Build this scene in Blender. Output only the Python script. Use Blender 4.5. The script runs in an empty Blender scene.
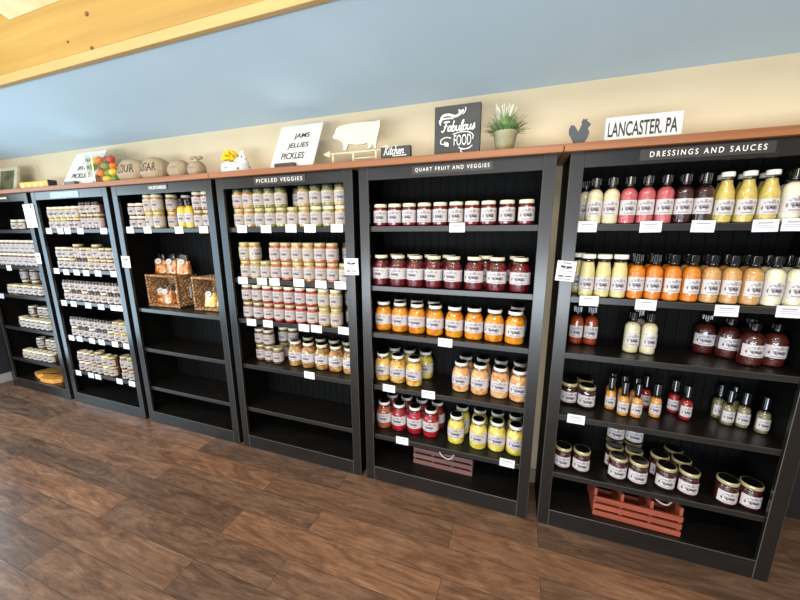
import bpy, bmesh, math, random
from mathutils import Vector, Matrix
from mathutils.bvhtree import BVHTree
random.seed(7)
PI = math.pi
C = bpy.context.scene.collection
SC = bpy.context.scene

# ------------------------------------------------------------------ camera
def camera():
    f, loc, yaw, pitch, roll = 332.77, (-.1963, -1.7979, 1.649), -.3415, -.2024, -.0037
    w = Vector((math.sin(yaw)*math.cos(pitch), math.cos(yaw)*math.cos(pitch), math.sin(pitch)))
    r = Vector((math.cos(yaw), -math.sin(yaw), 0)); u = r.cross(w)
    r2 = r*math.cos(roll)+u*math.sin(roll); u2 = -r*math.sin(roll)+u*math.cos(roll)
    cd = bpy.data.cameras.new('camera'); cd.sensor_width = 36; cd.sensor_fit = 'HORIZONTAL'
    cd.lens = f*36/800; cd.clip_start = .02
    o = bpy.data.objects.new('camera', cd); C.objects.link(o)
    M = Matrix((r2, u2, -w)).transposed().to_4x4(); M.translation = Vector(loc)
    o.matrix_world = M; SC.camera = o
camera()

# ------------------------------------------------------------------ light
def lin(c): return tuple(((v/255)/12.92 if v/255 <= .04045 else ((v/255+.055)/1.055)**2.4) for v in c)
world = bpy.data.worlds.new('daylight'); SC.world = world; world.use_nodes = True
bg = world.node_tree.nodes['Background']
bg.inputs[0].default_value = (.62, .78, 1, 1); bg.inputs[1].default_value = .55
def area(name, loc, target, sx, sy, power, col):
    l = bpy.data.lights.new(name, 'AREA'); l.shape = 'RECTANGLE'; l.size = sx; l.size_y = sy
    l.energy = power; l.color = col
    o = bpy.data.objects.new(name, l); C.objects.link(o); o.location = loc
    o.rotation_euler = (Vector(target)-Vector(loc)).to_track_quat('-Z', 'Y').to_euler()
    return o
area('window_light_left', (-5.42, -1.95, 1.2), (-3.0, -1.95, 1.2), 3.0, 2.1, 128, (.58, .82, 1))
area('window_light_front', (-1.6, -5.6, 1.5), (-1.2, 0, 1.5), 6.0, 2.6, 105, (1, .96, .90))
area('low_fill_light', (-1.2, -5.0, .5), (-1.2, 0, 2.6), 5.0, .9, 250, (.80, .91, 1))  # added fill aimed upwards to brighten the ceiling, not a door
area('ceiling_lamp_warm', (-2.6, -1.9, 3.3), (-2.6, -.5, 2.7), 2.2, .4, 7, (1, .78, .48))
area('overhead_fill_room', (-.2, -2.3, 3.2), (-.2, -.3, .6), 1.6, .5, 48, (1, .93, .84))  # added overhead fill that lights the jar fronts, no actual lamp
area('overhead_fill_far', (-3.2, -2.3, 3.2), (-3.2, -.3, .6), 1.6, .5, 30, (1, .92, .82))  # second added overhead fill, for the bookcases further left
SC.view_settings.view_transform = 'Standard'; SC.view_settings.look = 'None'
SC.view_settings.gamma = 1; SC.view_settings.use_curve_mapping = False
SC.view_settings.exposure = -0.08

# ------------------------------------------------------------------ materials
def new_mat(name, col=(128, 128, 128), rough=.5, metal=0, coat=0, spec=.5):
    m = bpy.data.materials.new(name); m.use_nodes = True
    b = m.node_tree.nodes['Principled BSDF']
    b.inputs['Base Color'].default_value = (*lin(col), 1); b.inputs['Roughness'].default_value = rough
    b.inputs['Metallic'].default_value = metal; b.inputs['Coat Weight'].default_value = coat
    b.inputs['Coat Roughness'].default_value = .06; b.inputs['Specular IOR Level'].default_value = spec
    return m
class NT:
    def __init__(s, m): s.t = m.node_tree; s.b = s.t.nodes['Principled BSDF']
    def n(s, k, **kw):
        n = s.t.nodes.new(k)
        for a, v in kw.items(): setattr(n, a, v)
        return n
    def l(s, a, b): s.t.links.new(a, b)
    def ramp(s, fac, stops):
        r = s.n('ShaderNodeValToRGB'); e = r.color_ramp.elements
        while len(e) < len(stops): e.new(.5)
        for i, (p, c) in enumerate(stops): e[i].position = p; e[i].color = (*lin(c), 1)
        s.l(fac, r.inputs[0]); return r.outputs[0]
    def coords(s, scale=(1, 1, 1), kind='Object', jitter=False):
        tc = s.n('ShaderNodeTexCoord'); mp = s.n('ShaderNodeMapping'); mp.inputs['Scale'].default_value = scale
        s.l(tc.outputs[kind], mp.inputs[0])
        if jitter:
            oi = s.n('ShaderNodeObjectInfo'); mu = s.n('ShaderNodeVectorMath', operation='ADD')
            cx = s.n('ShaderNodeMath', operation='MULTIPLY'); cx.inputs[1].default_value = 37.0
            s.l(oi.outputs['Random'], cx.inputs[0]); s.l(mp.outputs[0], mu.inputs[0]); s.l(cx.outputs[0], mu.inputs[1])
            return mu.outputs[0]
        return mp.outputs[0]
    def bump(s, h, strength=.3, dist=.01):
        b = s.n('ShaderNodeBump'); b.inputs['Strength'].default_value = strength; b.inputs['Distance'].default_value = dist
        s.l(h, b.inputs['Height']); s.l(b.outputs[0], s.b.inputs['Normal'])
def noisy(name, a, b, scale, rough=.5, stretch=(1, 1, 1), coat=0, bump=0, metal=0, detail=4, spec=.5):
    m = new_mat(name, a, rough, metal, coat, spec); t = NT(m)
    nz = t.n('ShaderNodeTexNoise'); nz.inputs['Scale'].default_value = scale; nz.inputs['Detail'].default_value = detail
    t.l(t.coords(stretch), nz.inputs['Vector'])
    t.l(t.ramp(nz.outputs['Fac'], [(.35, a), (.65, b)]), t.b.inputs['Base Color'])
    if bump: t.bump(nz.outputs['Fac'], bump, .004)
    return m
def chunks(name, cols, scale=38, coat=.0):
    """food behind glass: cells of slightly different colour"""
    m = new_mat(name, cols[0], .35, 0, coat); t = NT(m)
    v = t.n('ShaderNodeTexVoronoi'); v.inputs['Scale'].default_value = scale
    t.l(t.coords(jitter=True), v.inputs['Vector'])
    bw = t.n('ShaderNodeRGBToBW'); t.l(v.outputs['Color'], bw.inputs[0])
    k = len(cols); t.l(t.ramp(bw.outputs[0], [(.2+.6*i/max(1, k-1), c) for i, c in enumerate(cols)]), t.b.inputs['Base Color'])
    t.bump(v.outputs['Distance'], .35, .004)
    return m
M = {}
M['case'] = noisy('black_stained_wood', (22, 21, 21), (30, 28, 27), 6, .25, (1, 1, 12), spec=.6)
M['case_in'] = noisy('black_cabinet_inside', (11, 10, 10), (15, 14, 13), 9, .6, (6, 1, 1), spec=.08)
M['shelf'] = noisy('black_shelf_board', (19, 17, 16), (27, 25, 23), 5, .32, (1, 9, 1), spec=.3)
M['strip'] = new_mat('black_shelf_edge', (34, 32, 31), .30)
M['edge_highlight'] = new_mat('painted_edge_highlight', (76, 72, 68), .4)  # highlight along bevelled edges, painted in as a lighter colour
M['wall'] = noisy('cream_wall_paint', (214, 194, 158), (219, 199, 164), 3, .7)
M['wall_dark'] = noisy('dark_navy_wall', (34, 35, 42), (40, 41, 48), 4, .6)
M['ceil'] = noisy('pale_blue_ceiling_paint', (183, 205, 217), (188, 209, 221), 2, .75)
M['base'] = new_mat('grey_beige_baseboard', (150, 138, 118), .5)
M['base_l'] = new_mat('grey_baseboard', (165, 166, 168), .45)
M['white'] = new_mat('white_card', (222, 221, 222), .5)
M['label'] = new_mat('white_paper_label', (200, 192, 191), .42)
M['label_dim'] = new_mat('dimmed_paper_label', (182, 170, 160), .42)  # darker copy of the white label, dimmer light put into its colour
M['ink'] = new_mat('black_ink', (34, 32, 36), .5)
M['soft_ink'] = new_mat('faded_black_ink', (66, 62, 68), .5)
M['grey_ink'] = new_mat('grey_ink', (140, 134, 140), .5)
M['blue_ink'] = new_mat('pale_lilac_ink', (176, 174, 204), .5)
M['letter'] = new_mat('white_lettering', (240, 238, 232), .45)
M['plaque'] = new_mat('charcoal_plaque', (58, 54, 52), .3)
M['plaque_glare'] = new_mat('pale_blue_glare_plaque', (116, 168, 196), .2)  # window glare on the plaque painted in as pale blue
M['lid_black'] = new_mat('black_lid', (14, 14, 14), .18, spec=.6)
M['lid_cream'] = new_mat('cream_lid', (226, 216, 186), .3)
M['lid_white'] = new_mat('white_lid', (226, 222, 212), .3)
M['lid_gold'] = new_mat('gold_lid', (182, 170, 128), .32, .2)
M['lid_brass'] = new_mat('pale_brass_lid', (180, 170, 126), .3, .25)
M['lid_shaded'] = new_mat('shaded_dark_lid', (70, 74, 54), .3, .2)  # lid colour with the shade under the header and behind jars painted in
M['cap'] = new_mat('glossy_black_cap', (10, 10, 11), .12, spec=.7)
def wood(name, dark, mid, light, scale, axis, rough=.45):
    m = new_mat(name, mid, rough); t = NT(m)
    st = {'x': (.18, 3, 3), 'y': (3, .18, 3), 'z': (3, 3, .18)}[axis]
    nz = t.n('ShaderNodeTexNoise'); nz.inputs['Scale'].default_value = scale; nz.inputs['Detail'].default_value = 7
    nz.inputs['Distortion'].default_value = 1.2
    t.l(t.coords(st), nz.inputs['Vector'])
    t.l(t.ramp(nz.outputs['Fac'], [(.3, dark), (.5, mid), (.72, light)]), t.b.inputs['Base Color'])
    return m
M['pine'] = wood('honey_pine', (150, 116, 52), (166, 132, 62), (178, 146, 78), 2.2, 'x', .5)
M['pine_pale'] = wood('pale_pine', (226, 190, 128), (234, 204, 148), (240, 214, 164), 2.2, 'y', .45)
M['pine_lip'] = wood('pale_pine_edge_board', (176, 140, 84), (190, 156, 100), (200, 168, 116), 2.2, 'x', .5)
M['knot'] = new_mat('pine_knot', (104, 62, 28), .5)
M['trim'] = wood('red_brown_top_board', (120, 72, 40), (146, 92, 54), (162, 106, 66), 4, 'x', .45)
M['crate_red'] = wood('red_stained_crate', (122, 56, 40), (146, 70, 50), (168, 88, 66), 5, 'x', .5)
M['crate_mauve'] = wood('mauve_brown_crate', (92, 60, 56), (112, 76, 70), (126, 90, 84), 5, 'x', .55)
M['rope'] = noisy('white_rope', (226, 220, 208), (200, 192, 178), 90, .7)
def floor_mat():
    m = new_mat('brown_vinyl_planks', (104, 76, 58), .30, spec=.45); t = NT(m)
    co = t.coords()
    br = t.n('ShaderNodeTexBrick'); br.offset = .37; br.offset_frequency = 2
    br.inputs['Scale'].default_value = 1; br.inputs['Brick Width'].default_value = 1.22
    br.inputs['Row Height'].default_value = .165; br.inputs['Mortar Size'].default_value = .0012
    br.inputs['Color1'].default_value = (0, 0, 0, 1); br.inputs['Color2'].default_value = (1, 1, 1, 1)
    br.inputs['Mortar'].default_value = (.5, .5, .5, 1); br.inputs['Bias'].default_value = 0
    t.l(co, br.inputs['Vector'])
    def grain_noise(sx, sy, detail, dist, rough=.6):
        mp = t.n('ShaderNodeMapping'); mp.inputs['Scale'].default_value = (sx, sy, 1); t.l(co, mp.inputs[0])
        off = t.n('ShaderNodeVectorMath', operation='MULTIPLY'); off.inputs[1].default_value = (13, 7, 5)
        t.l(br.outputs['Color'], off.inputs[0])
        add = t.n('ShaderNodeVectorMath', operation='ADD'); t.l(mp.outputs[0], add.inputs[0]); t.l(off.outputs[0], add.inputs[1])
        nz = t.n('ShaderNodeTexNoise'); nz.inputs['Scale'].default_value = 1; nz.inputs['Detail'].default_value = detail
        nz.inputs['Roughness'].default_value = rough; nz.inputs['Distortion'].default_value = dist
        t.l(add.outputs[0], nz.inputs['Vector']); return nz.outputs['Fac']
    n1 = grain_noise(1.9, 9, 6, 2.6, .66); n2 = grain_noise(7, 80, 4, 1.2, .72)
    mx = t.n('ShaderNodeMix', data_type='FLOAT'); mx.inputs[0].default_value = .42
    t.l(n1, mx.inputs[2]); t.l(n2, mx.inputs[3])
    grain = t.ramp(mx.outputs[0], [(.30, (84, 64, 53)), (.44, (121, 96, 80)), (.54, (149, 121, 102)), (.68, (184, 157, 136))])
    tone = t.ramp(br.outputs['Color'], [(0, (180, 176, 178)), (.4, (206, 199, 196)), (.7, (218, 206, 197)), (1, (246, 226, 210))])
    mul = t.n('ShaderNodeMix', data_type='RGBA', blend_type='MULTIPLY'); mul.inputs[0].default_value = 1
    t.l(grain, mul.inputs[6]); t.l(tone, mul.inputs[7])
    seam = t.n('ShaderNodeMix', data_type='RGBA'); seam.inputs[7].default_value = (*lin((46, 32, 26)), 1)
    t.l(br.outputs['Fac'], seam.inputs[0]); t.l(mul.outputs[2], seam.inputs[6]); t.l(seam.outputs[2], t.b.inputs['Base Color'])
    t.bump(mx.outputs[0], .12, .002)
    return m
M['floor'] = floor_mat()
def glass_mat():
    m = bpy.data.materials.new('clear_jar_glass'); m.use_nodes = True; nt = m.node_tree
    for n in list(nt.nodes): nt.nodes.remove(n)
    out = nt.nodes.new('ShaderNodeOutputMaterial'); mix = nt.nodes.new('ShaderNodeMixShader')
    tr = nt.nodes.new('ShaderNodeBsdfTransparent'); tr.inputs[0].default_value = (.95, .96, .95, 1)
    gl = nt.nodes.new('ShaderNodeBsdfGlossy'); gl.inputs['Roughness'].default_value = .06
    lw = nt.nodes.new('ShaderNodeLayerWeight'); pw = nt.nodes.new('ShaderNodeMath'); pw.operation = 'POWER'; pw.inputs[1].default_value = 3.5
    nt.links.new(lw.outputs['Facing'], pw.inputs[0]); fr = nt.nodes.new('ShaderNodeMath'); fr.operation = 'MULTIPLY_ADD'
    fr.inputs[1].default_value = .55; fr.inputs[2].default_value = .045; nt.links.new(pw.outputs[0], fr.inputs[0])
    nt.links.new(fr.outputs[0], mix.inputs[0]); nt.links.new(tr.outputs[0], mix.inputs[1])
    nt.links.new(gl.outputs[0], mix.inputs[2]); nt.links.new(mix.outputs[0], out.inputs[0])
    return m
M['glass'] = glass_mat()
FOOD = {
 'cream': [(214, 200, 160), (226, 214, 182)], 'pink': [(186, 82, 90), (200, 98, 102)], 'purple': [(44, 14, 20), (62, 20, 28)],
 'mustard': [(196, 170, 84), (212, 188, 104)], 'white_cream': [(228, 218, 188), (236, 228, 204)], 'pale_yellow': [(214, 196, 130), (224, 208, 150)],
 'orange_dressing': [(214, 116, 22), (226, 130, 30)], 'tan': [(196, 144, 84), (208, 158, 98)], 'rust': [(148, 56, 20), (168, 68, 26)],
 'brown_red': [(66, 22, 16), (86, 30, 22)], 'orange_hot': [(206, 138, 58), (220, 156, 76)], 'red_hot': [(136, 22, 22), (164, 34, 30)],
 'pale_green': [(124, 110, 78), (142, 128, 94)], 'jam_dark': [(48, 14, 12), (78, 26, 20)],
 'dark_red': [(84, 10, 22), (120, 16, 32), (60, 6, 16)], 'orange': [(224, 138, 20), (238, 162, 36), (206, 112, 12)],
 'peach_yellow': [(226, 166, 58), (238, 204, 118), (206, 130, 34)], 'peach': [(224, 160, 96), (240, 196, 144), (210, 130, 62)],
 'red': [(156, 18, 34), (186, 30, 42), (122, 8, 24)], 'lemon': [(226, 202, 78), (238, 220, 118), (210, 182, 52)],
 'relish': [(182, 122, 62), (208, 168, 108), (148, 84, 38), (156, 130, 70)], 'green': [(120, 118, 60), (152, 146, 80), (96, 92, 44)],
 'salsa': [(158, 74, 48), (178, 104, 68)], 'beet': [(126, 22, 30), (158, 34, 40)], 'gold': [(158, 130, 72), (178, 150, 90)],
 'amber': [(102, 62, 38), (126, 82, 52)], 'berry': [(84, 46, 40), (108, 62, 52)], 'apple_butter': [(84, 58, 44), (110, 80, 60)],
 'yellow_mustard': [(228, 186, 40), (238, 200, 58)],
}
for k, v in FOOD.items(): M['food_'+k] = chunks('contents_'+k, v, 46 if len(v) > 2 else 90)

# ------------------------------------------------------------------ mesh helpers
class MB:
    """collects shapes, then links them as one mesh object"""
    def __init__(s): s.v = []; s.f = []; s.m = []; s.smooth = []
    def add(s, vs, fs, mi=0, smooth=False):
        o = len(s.v); s.v += [tuple(p) for p in vs]
        for f in fs: s.f.append([i+o for i in f]); s.m.append(mi); s.smooth.append(smooth)
    def box(s, x0, x1, y0, y1, z0, z1, mi=0, bevel=0, edge_highlight=None):
        if bevel:
            bm = bmesh.new(); bmesh.ops.create_cube(bm, size=1)
            for v in bm.verts: v.co = Vector(((x0+x1)/2+v.co.x*(x1-x0), (y0+y1)/2+v.co.y*(y1-y0), (z0+z1)/2+v.co.z*(z1-z0)))
            bmesh.ops.bevel(bm, geom=bm.edges[:], offset=bevel, segments=2, affect='EDGES', profile=.5)
            bm.verts.index_update(); bm.normal_update(); vs = [v.co.copy() for v in bm.verts]
            flat = [f for f in bm.faces if max(abs(c) for c in f.normal) > .999]; curved = [f for f in bm.faces if max(abs(c) for c in f.normal) <= .999]
            s.add(vs, [[v.index for v in f.verts] for f in flat], mi)
            s.add(vs, [[v.index for v in f.verts] for f in curved], mi if edge_highlight is None else edge_highlight); bm.free(); return
        s.add([(x0,y0,z0),(x1,y0,z0),(x1,y1,z0),(x0,y1,z0),(x0,y0,z1),(x1,y0,z1),(x1,y1,z1),(x0,y1,z1)],
              [(0,3,2,1),(4,5,6,7),(0,1,5,4),(1,2,6,5),(2,3,7,6),(3,0,4,7)], mi)
    def lathe(s, prof, seg=24, mi=0, c=(0, 0, 0), caps=True):
        vs = []; fs = []; n = len(prof)
        for r, z in prof:
            for k in range(seg):
                a = 2*PI*k/seg; vs.append((c[0]+r*math.cos(a), c[1]+r*math.sin(a), c[2]+z))
        for i in range(n-1):
            for k in range(seg):
                k2 = (k+1) % seg; fs.append((i*seg+k, i*seg+k2, (i+1)*seg+k2, (i+1)*seg+k))
        s.add(vs, fs, mi, True)
        if caps:
            s.add(vs[:seg], [list(range(seg))[::-1]], mi); s.add(vs[(n-1)*seg:], [list(range(seg))], mi)
    def tube(s, pts, r, seg=8, mi=0, closed=False):
        pts = [Vector(p) for p in pts]; n = len(pts); vs = []; fs = []; prev = None
        for i, p in enumerate(pts):
            t = (pts[min(i+1, n-1)]-pts[max(i-1, 0)]).normalized()
            a = Vector((0, 0, 1)) if abs(t.z) < .9 else Vector((1, 0, 0))
            if prev is not None: a = prev
            u = t.cross(a).normalized(); w = u.cross(t).normalized(); prev = w
            rr = r[i] if isinstance(r, (list, tuple)) else r
            for k in range(seg):
                g = 2*PI*k/seg; vs.append(p+rr*(math.cos(g)*u+math.sin(g)*w))
        for i in range(n-1):
            for k in range(seg):
                k2 = (k+1) % seg; fs.append((i*seg+k, (i+1)*seg+k, (i+1)*seg+k2, i*seg+k2))
        fs.append(list(range(seg))); fs.append([(n-1)*seg+k for k in range(seg)][::-1])
        s.add(vs, fs, mi, True)
    def prism(s, outline, y0, y1, mi=0):
        """outline in x,z given thickness in y"""
        n = len(outline); vs = [(x, y0, z) for x, z in outline]+[(x, y1, z) for x, z in outline]
        fs = [list(range(n)), list(range(n, 2*n))[::-1]]+[(i, i+n, (i+1) % n+n, (i+1) % n) for i in range(n)]
        s.add(vs, fs, mi)
    def ellipsoid(s, c, r, seg=16, rings=10, mi=0, fn=None):
        vs = []; fs = []
        for i in range(rings+1):
            th = PI*i/rings
            for k in range(seg):
                ph = 2*PI*k/seg; d = Vector((math.sin(th)*math.cos(ph), math.sin(th)*math.sin(ph), -math.cos(th)))
                p = Vector((c[0]+r[0]*d.x, c[1]+r[1]*d.y, c[2]+r[2]*d.z))
                vs.append(fn(p, d) if fn else p)
        for i in range(rings):
            for k in range(seg):
                k2 = (k+1) % seg; fs.append((i*seg+k, i*seg+k2, (i+1)*seg+k2, (i+1)*seg+k))
        s.add(vs, fs, mi, True)
    def mesh(s, name, mats):
        me = bpy.data.meshes.new(name); me.from_pydata(s.v, [], s.f)
        for m in (mats if isinstance(mats, (list, tuple)) else [mats]): me.materials.append(m)
        me.polygons.foreach_set('material_index', s.m); me.polygons.foreach_set('use_smooth', s.smooth)
        bm = bmesh.new(); bm.from_mesh(me); bmesh.ops.remove_doubles(bm, verts=bm.verts, dist=1e-6)
        bmesh.ops.recalc_face_normals(bm, faces=bm.faces); bm.to_mesh(me); bm.free(); me.update()
        return me
    def build(s, name, mats, parent=None, loc=(0, 0, 0), rot=(0, 0, 0)):
        return link(name, s.mesh(name, mats), parent, loc, rot)
def link(name, me, parent=None, loc=(0, 0, 0), rot=(0, 0, 0)):
    o = bpy.data.objects.new(name, me); C.objects.link(o); o.location = loc; o.rotation_euler = rot
    if parent: o.parent = parent
    return o
def empty(name, loc=(0, 0, 0), rot=(0, 0, 0)): return link(name, None, None, loc, rot)
def tag(o, label, cat, group=None):
    o['label'] = label; o['category'] = cat
    if group: o['group'] = group
    assert 4 <= len(label.split()) <= 16, label
    return o
def struct(o): o['kind'] = 'structure'; return o

def text_mesh(body, mat, width, height, extrude=.0008, offset=0, shear=0, spacing=1.0):
    """flat lettering facing -y, centred on the origin, fitted into width x height"""
    cu = bpy.data.curves.new('t', 'FONT'); cu.body = body; cu.align_x = 'CENTER'; cu.extrude = .01; cu.offset = offset
    cu.shear = shear; cu.space_character = spacing; cu.resolution_u = 4
    ob = bpy.data.objects.new('t', cu); C.objects.link(ob); bpy.context.view_layer.update()
    me = bpy.data.meshes.new_from_object(ob.evaluated_get(bpy.context.evaluated_depsgraph_get()))
    bpy.data.objects.remove(ob); bpy.data.curves.remove(cu)
    xs = [v.co.x for v in me.vertices]; ys = [v.co.y for v in me.vertices]
    cx, cy = (min(xs)+max(xs))/2, (min(ys)+max(ys))/2
    sx, sy = width/(max(xs)-min(xs)), height/(max(ys)-min(ys))
    for v in me.vertices:
        x, y, z = v.co; v.co = ((x-cx)*sx, -z/.01*extrude, (y-cy)*sy)
    me.materials.clear(); me.materials.append(mat); me.name = 'lettering'; me.update()
    return me
def lettering(body, mat, width, height, parent, loc, rot=(0, 0, 0), name='lettering', **kw):
    return link(name, text_mesh(body, mat, width, height, **kw), parent, loc, rot)

# ------------------------------------------------------------------ room
XL, XR, YB = -5.59, 3.6, .335
def room():
    b = MB(); b.box(XL-.1, XR, -6.2, 1.2, -.08, 0); struct(b.build('floor', M['floor']))
    b = MB(); b.box(XL-.1, 1.12, YB, YB+.12, 0, 2.41); b.box(1.12, XR, YB, YB+.12, 2.02, 2.41)
    b.box(1.12, 1.2, YB, .56, 0, 2.02, 0); b.box(2.2, XR, YB, YB+.12, 0, 2.02); struct(b.build('wall_back', M['wall']))
    b = MB(); b.box(1.2, 2.2, .52, .58, 0, 2.02); struct(b.build('door_1', new_mat('black_door', (20, 20, 23), .5)))
    b = MB(); b.box(XL-.1, XL, -6.2, YB, 0, 2.0); struct(b.build('wall_left', M['wall_dark']))
    b = MB(); b.box(XL-.1, XL, -6.2, YB, 2.0, 4.2); struct(b.build('wall_left_upper', M['wall']))
    b = MB(); b.box(XR, XR+.1, -6.2, 1.2, 0, 4.2); struct(b.build('wall_right', M['wall']))
    b = MB(); b.box(XL, 1.1, YB-.014, YB, 0, .1, 0, .003); struct(b.build('baseboard_back', M['base']))
    b = MB(); b.box(XL, XL+.015, -6.2, YB-.02, 0, .1, 0, .003); struct(b.build('baseboard_left', M['base_l']))
    # sloping ceiling from the wall up to the beam
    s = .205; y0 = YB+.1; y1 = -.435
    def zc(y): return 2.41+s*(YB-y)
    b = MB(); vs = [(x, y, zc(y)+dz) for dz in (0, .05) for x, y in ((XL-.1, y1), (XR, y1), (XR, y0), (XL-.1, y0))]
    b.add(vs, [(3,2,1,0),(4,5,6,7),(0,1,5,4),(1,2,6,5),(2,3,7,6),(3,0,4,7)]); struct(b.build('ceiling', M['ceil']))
    b = MB()
    z0 = 2.553
    b.box(XL, XR, -.462, -.432, z0, z0+.049, 2, .003); b.box(XL, XR, -.460, -.432, z0+.05, 3.25, 0, .003)
    for kx, kz, kr in ((-2.395, 2.765, .011), (-2.40, 2.608, .010), (-2.587, 2.669, .006), (-1.6, 2.69, .008), (-1.2, 2.8, .007), (-3.6, 2.7, .008)):
        b.prism([(kx+kr*1.2*math.cos(a*PI/6), kz+kr*math.sin(a*PI/6)) for a in range(12)], -.4632, -.455, 1)
    struct(b.build('trim_1', [M['pine'], M['knot'], M['pine_lip']]))
    b = MB(); sl = .39
    for x0 in (-3.07, .9):
        vs = []
        for y in (-.462, -3.2):
            z = 2.863+sl*(-.462-y); vs += [(x0, y, z), (x0+.62, y, z), (x0+.62, y, z+.16), (x0, y, z+.16)]
        b.add(vs, [(0,1,2,3),(7,6,5,4),(0,4,5,1),(1,5,6,2),(2,6,7,3),(3,7,4,0)])
    struct(b.build('trim_2', M['pine_pale']))
    b = MB(); vs = []
    for y in (-.432, -6.2):
        z = 3.06+.32*(-.432-y); vs += [(XL, y, z), (XR, y, z), (XR, y, z+.05), (XL, y, z+.05)]
    b.add(vs, [(0,1,2,3),(7,6,5,4),(0,4,5,1),(1,5,6,2),(2,6,7,3),(3,7,4,0)])
    struct(b.build('ceiling_upper', M['pine_pale']))
room()

# ------------------------------------------------------------------ bookcases
W, ST, HD, BR = 1.0242, .0579, .0686, .1018
CASES = {'A': 0., 'B': -1.0813, 'C': -2.1476, 'D': -3.2146, 'E': -4.2934, 'F': -5.3823}
CN = {'A': 'dressings bookcase', 'B': 'quart fruit bookcase', 'C': 'pickled veggies bookcase', 'D': 'mustards bookcase',
      'E': 'bookcase left of mustards', 'F': 'farthest left bookcase'}
SH = [1.68, 1.33, 1.035, .685, .332]
SNAME = {0: 'top', 1: 'second', 2: 'third', 3: 'fourth', 4: 'fifth'}
CLABEL = {'A': 'black bookcase of sauce bottles under the white lettering dressings and sauces',
 'B': 'black bookcase of large coloured fruit jars headed quart fruit and veggies',
 'C': 'black bookcase with pickle jars above two empty shelves, headed pickled veggies',
 'D': 'black bookcase with wicker baskets and mostly empty shelves, headed mustards',
 'E': 'black bookcase packed with small jars, plaque with pale blue glare on its header',
 'F': 'black bookcase with yellow box on its floor, beside the dark left wall'}
CASE_Y1 = .318
def make_case(k):
    x0 = CASES[k]
    t = tag(empty('bookcase', (x0, 0, 0)), CLABEL[k], 'bookcase', 'black bookcases along the wall')
    for xa in (0, W-.02):
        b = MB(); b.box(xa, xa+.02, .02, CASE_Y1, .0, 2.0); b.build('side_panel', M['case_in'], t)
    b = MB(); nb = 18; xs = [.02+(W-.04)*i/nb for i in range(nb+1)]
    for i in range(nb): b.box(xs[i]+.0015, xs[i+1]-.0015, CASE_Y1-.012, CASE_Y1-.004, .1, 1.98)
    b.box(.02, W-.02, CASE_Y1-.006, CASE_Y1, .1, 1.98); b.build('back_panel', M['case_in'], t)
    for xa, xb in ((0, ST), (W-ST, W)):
        b = MB(); b.box(xa, xb, 0, .02, 0, 2.0, 0, .0022, 1); b.build('stile', [M['case'], M['edge_highlight']], t)
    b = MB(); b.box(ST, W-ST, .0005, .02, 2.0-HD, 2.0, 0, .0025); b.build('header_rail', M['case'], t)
    b = MB(); b.box(ST, W-ST, .0005, .02, 0, BR, 0, .0022, 1); b.build('bottom_rail', [M['case'], M['edge_highlight']], t)
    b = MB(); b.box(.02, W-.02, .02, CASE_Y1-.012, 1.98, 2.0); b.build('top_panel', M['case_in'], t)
    for i, z in enumerate([BR-.001]+SH):
        if k == 'D' and i == 2: continue
        b = MB(); b.box(.021, W-.021, .022, CASE_Y1-.013, z-.022, z)
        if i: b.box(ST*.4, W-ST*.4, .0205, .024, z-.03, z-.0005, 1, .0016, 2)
        b.build('shelf', [M['shelf'], M['strip'], M['edge_highlight']], t)
    def plaque(xa, xb, za, zb, mat, body=None, tw=0, th=0, tx=0, tz=0, **kw):
        b = MB(); b.box(xa-x0, xb-x0, -.003, .001, za, zb, 0, .0008); p = b.build('name_plaque', mat, t)
        if body: lettering(body, M['letter'], tw, th, p, (tx-x0, -.0036, tz), **kw)
        return p
    if k == 'A': plaque(.27, .72, 1.946, 1.992, M['plaque'], 'DRESSINGS AND SAUCES', .385, .022, .499, 1.970, offset=.002, spacing=1.45)
    if k == 'B': plaque(-.765, -.345, 1.948, 1.990, M['plaque'], 'QUART FRUIT AND VEGGIES', .385, .022, -.554, 1.969, offset=.002, spacing=1.4)
    if k == 'C': plaque(-1.823, -1.436, 1.944, 1.992, M['plaque'], 'PICKLED VEGGIES', .345, .023, -1.63, 1.968, offset=.004, spacing=1.4)
    if k == 'D': plaque(-2.805, -2.600, 1.948, 1.992, M['plaque'], 'MUSTARDS', .175, .022, -2.70, 1.970, offset=.006)
    if k == 'E':
        p = plaque(-4.0, -3.62, 1.940, 1.986, M['plaque_glare'])
        b = MB()
        for i in range(9):
            xx = -3.9+i*.028-x0; b.box(xx, xx+.014, -.0036, -.003, 1.956+.004*(i % 3), 1.964+.005*((i*2) % 3))
        b.build('print_marks', M['letter'], p)
    if k == 'F':
        p = plaque(-4.86, -4.66, 1.950, 1.982, M['plaque'])
        b = MB()
        for i in range(6): b.box(-4.79+i*.02-x0, -4.778+i*.02-x0, -.0036, -.003, 1.960, 1.972)
        b.build('print_marks', M['letter'], p)
    return t
for k in CASES: make_case(k)
# boards along the top of the run
TOP = 2.036
for xa, xb, lab in ((-5.45, -4.352, 'end length of brown top board above the farthest left bookcase'),
                    (-4.349, -2.174, 'brown top board over the mustards bookcase and its left neighbour'),
                    (-2.171, -.035, 'brown top board over pickled veggies and quart fruit bookcases'),
                    (-.032, 1.10, 'brown top board above the dressings and sauces bookcase')):
    b = MB(); b.box(xa, xb, -.028, YB-.002, 2.0015, TOP, 0, .003)
    tag(b.build('top_board', M['trim']), lab, 'shelf board', 'brown boards along the bookcase tops')

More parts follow.
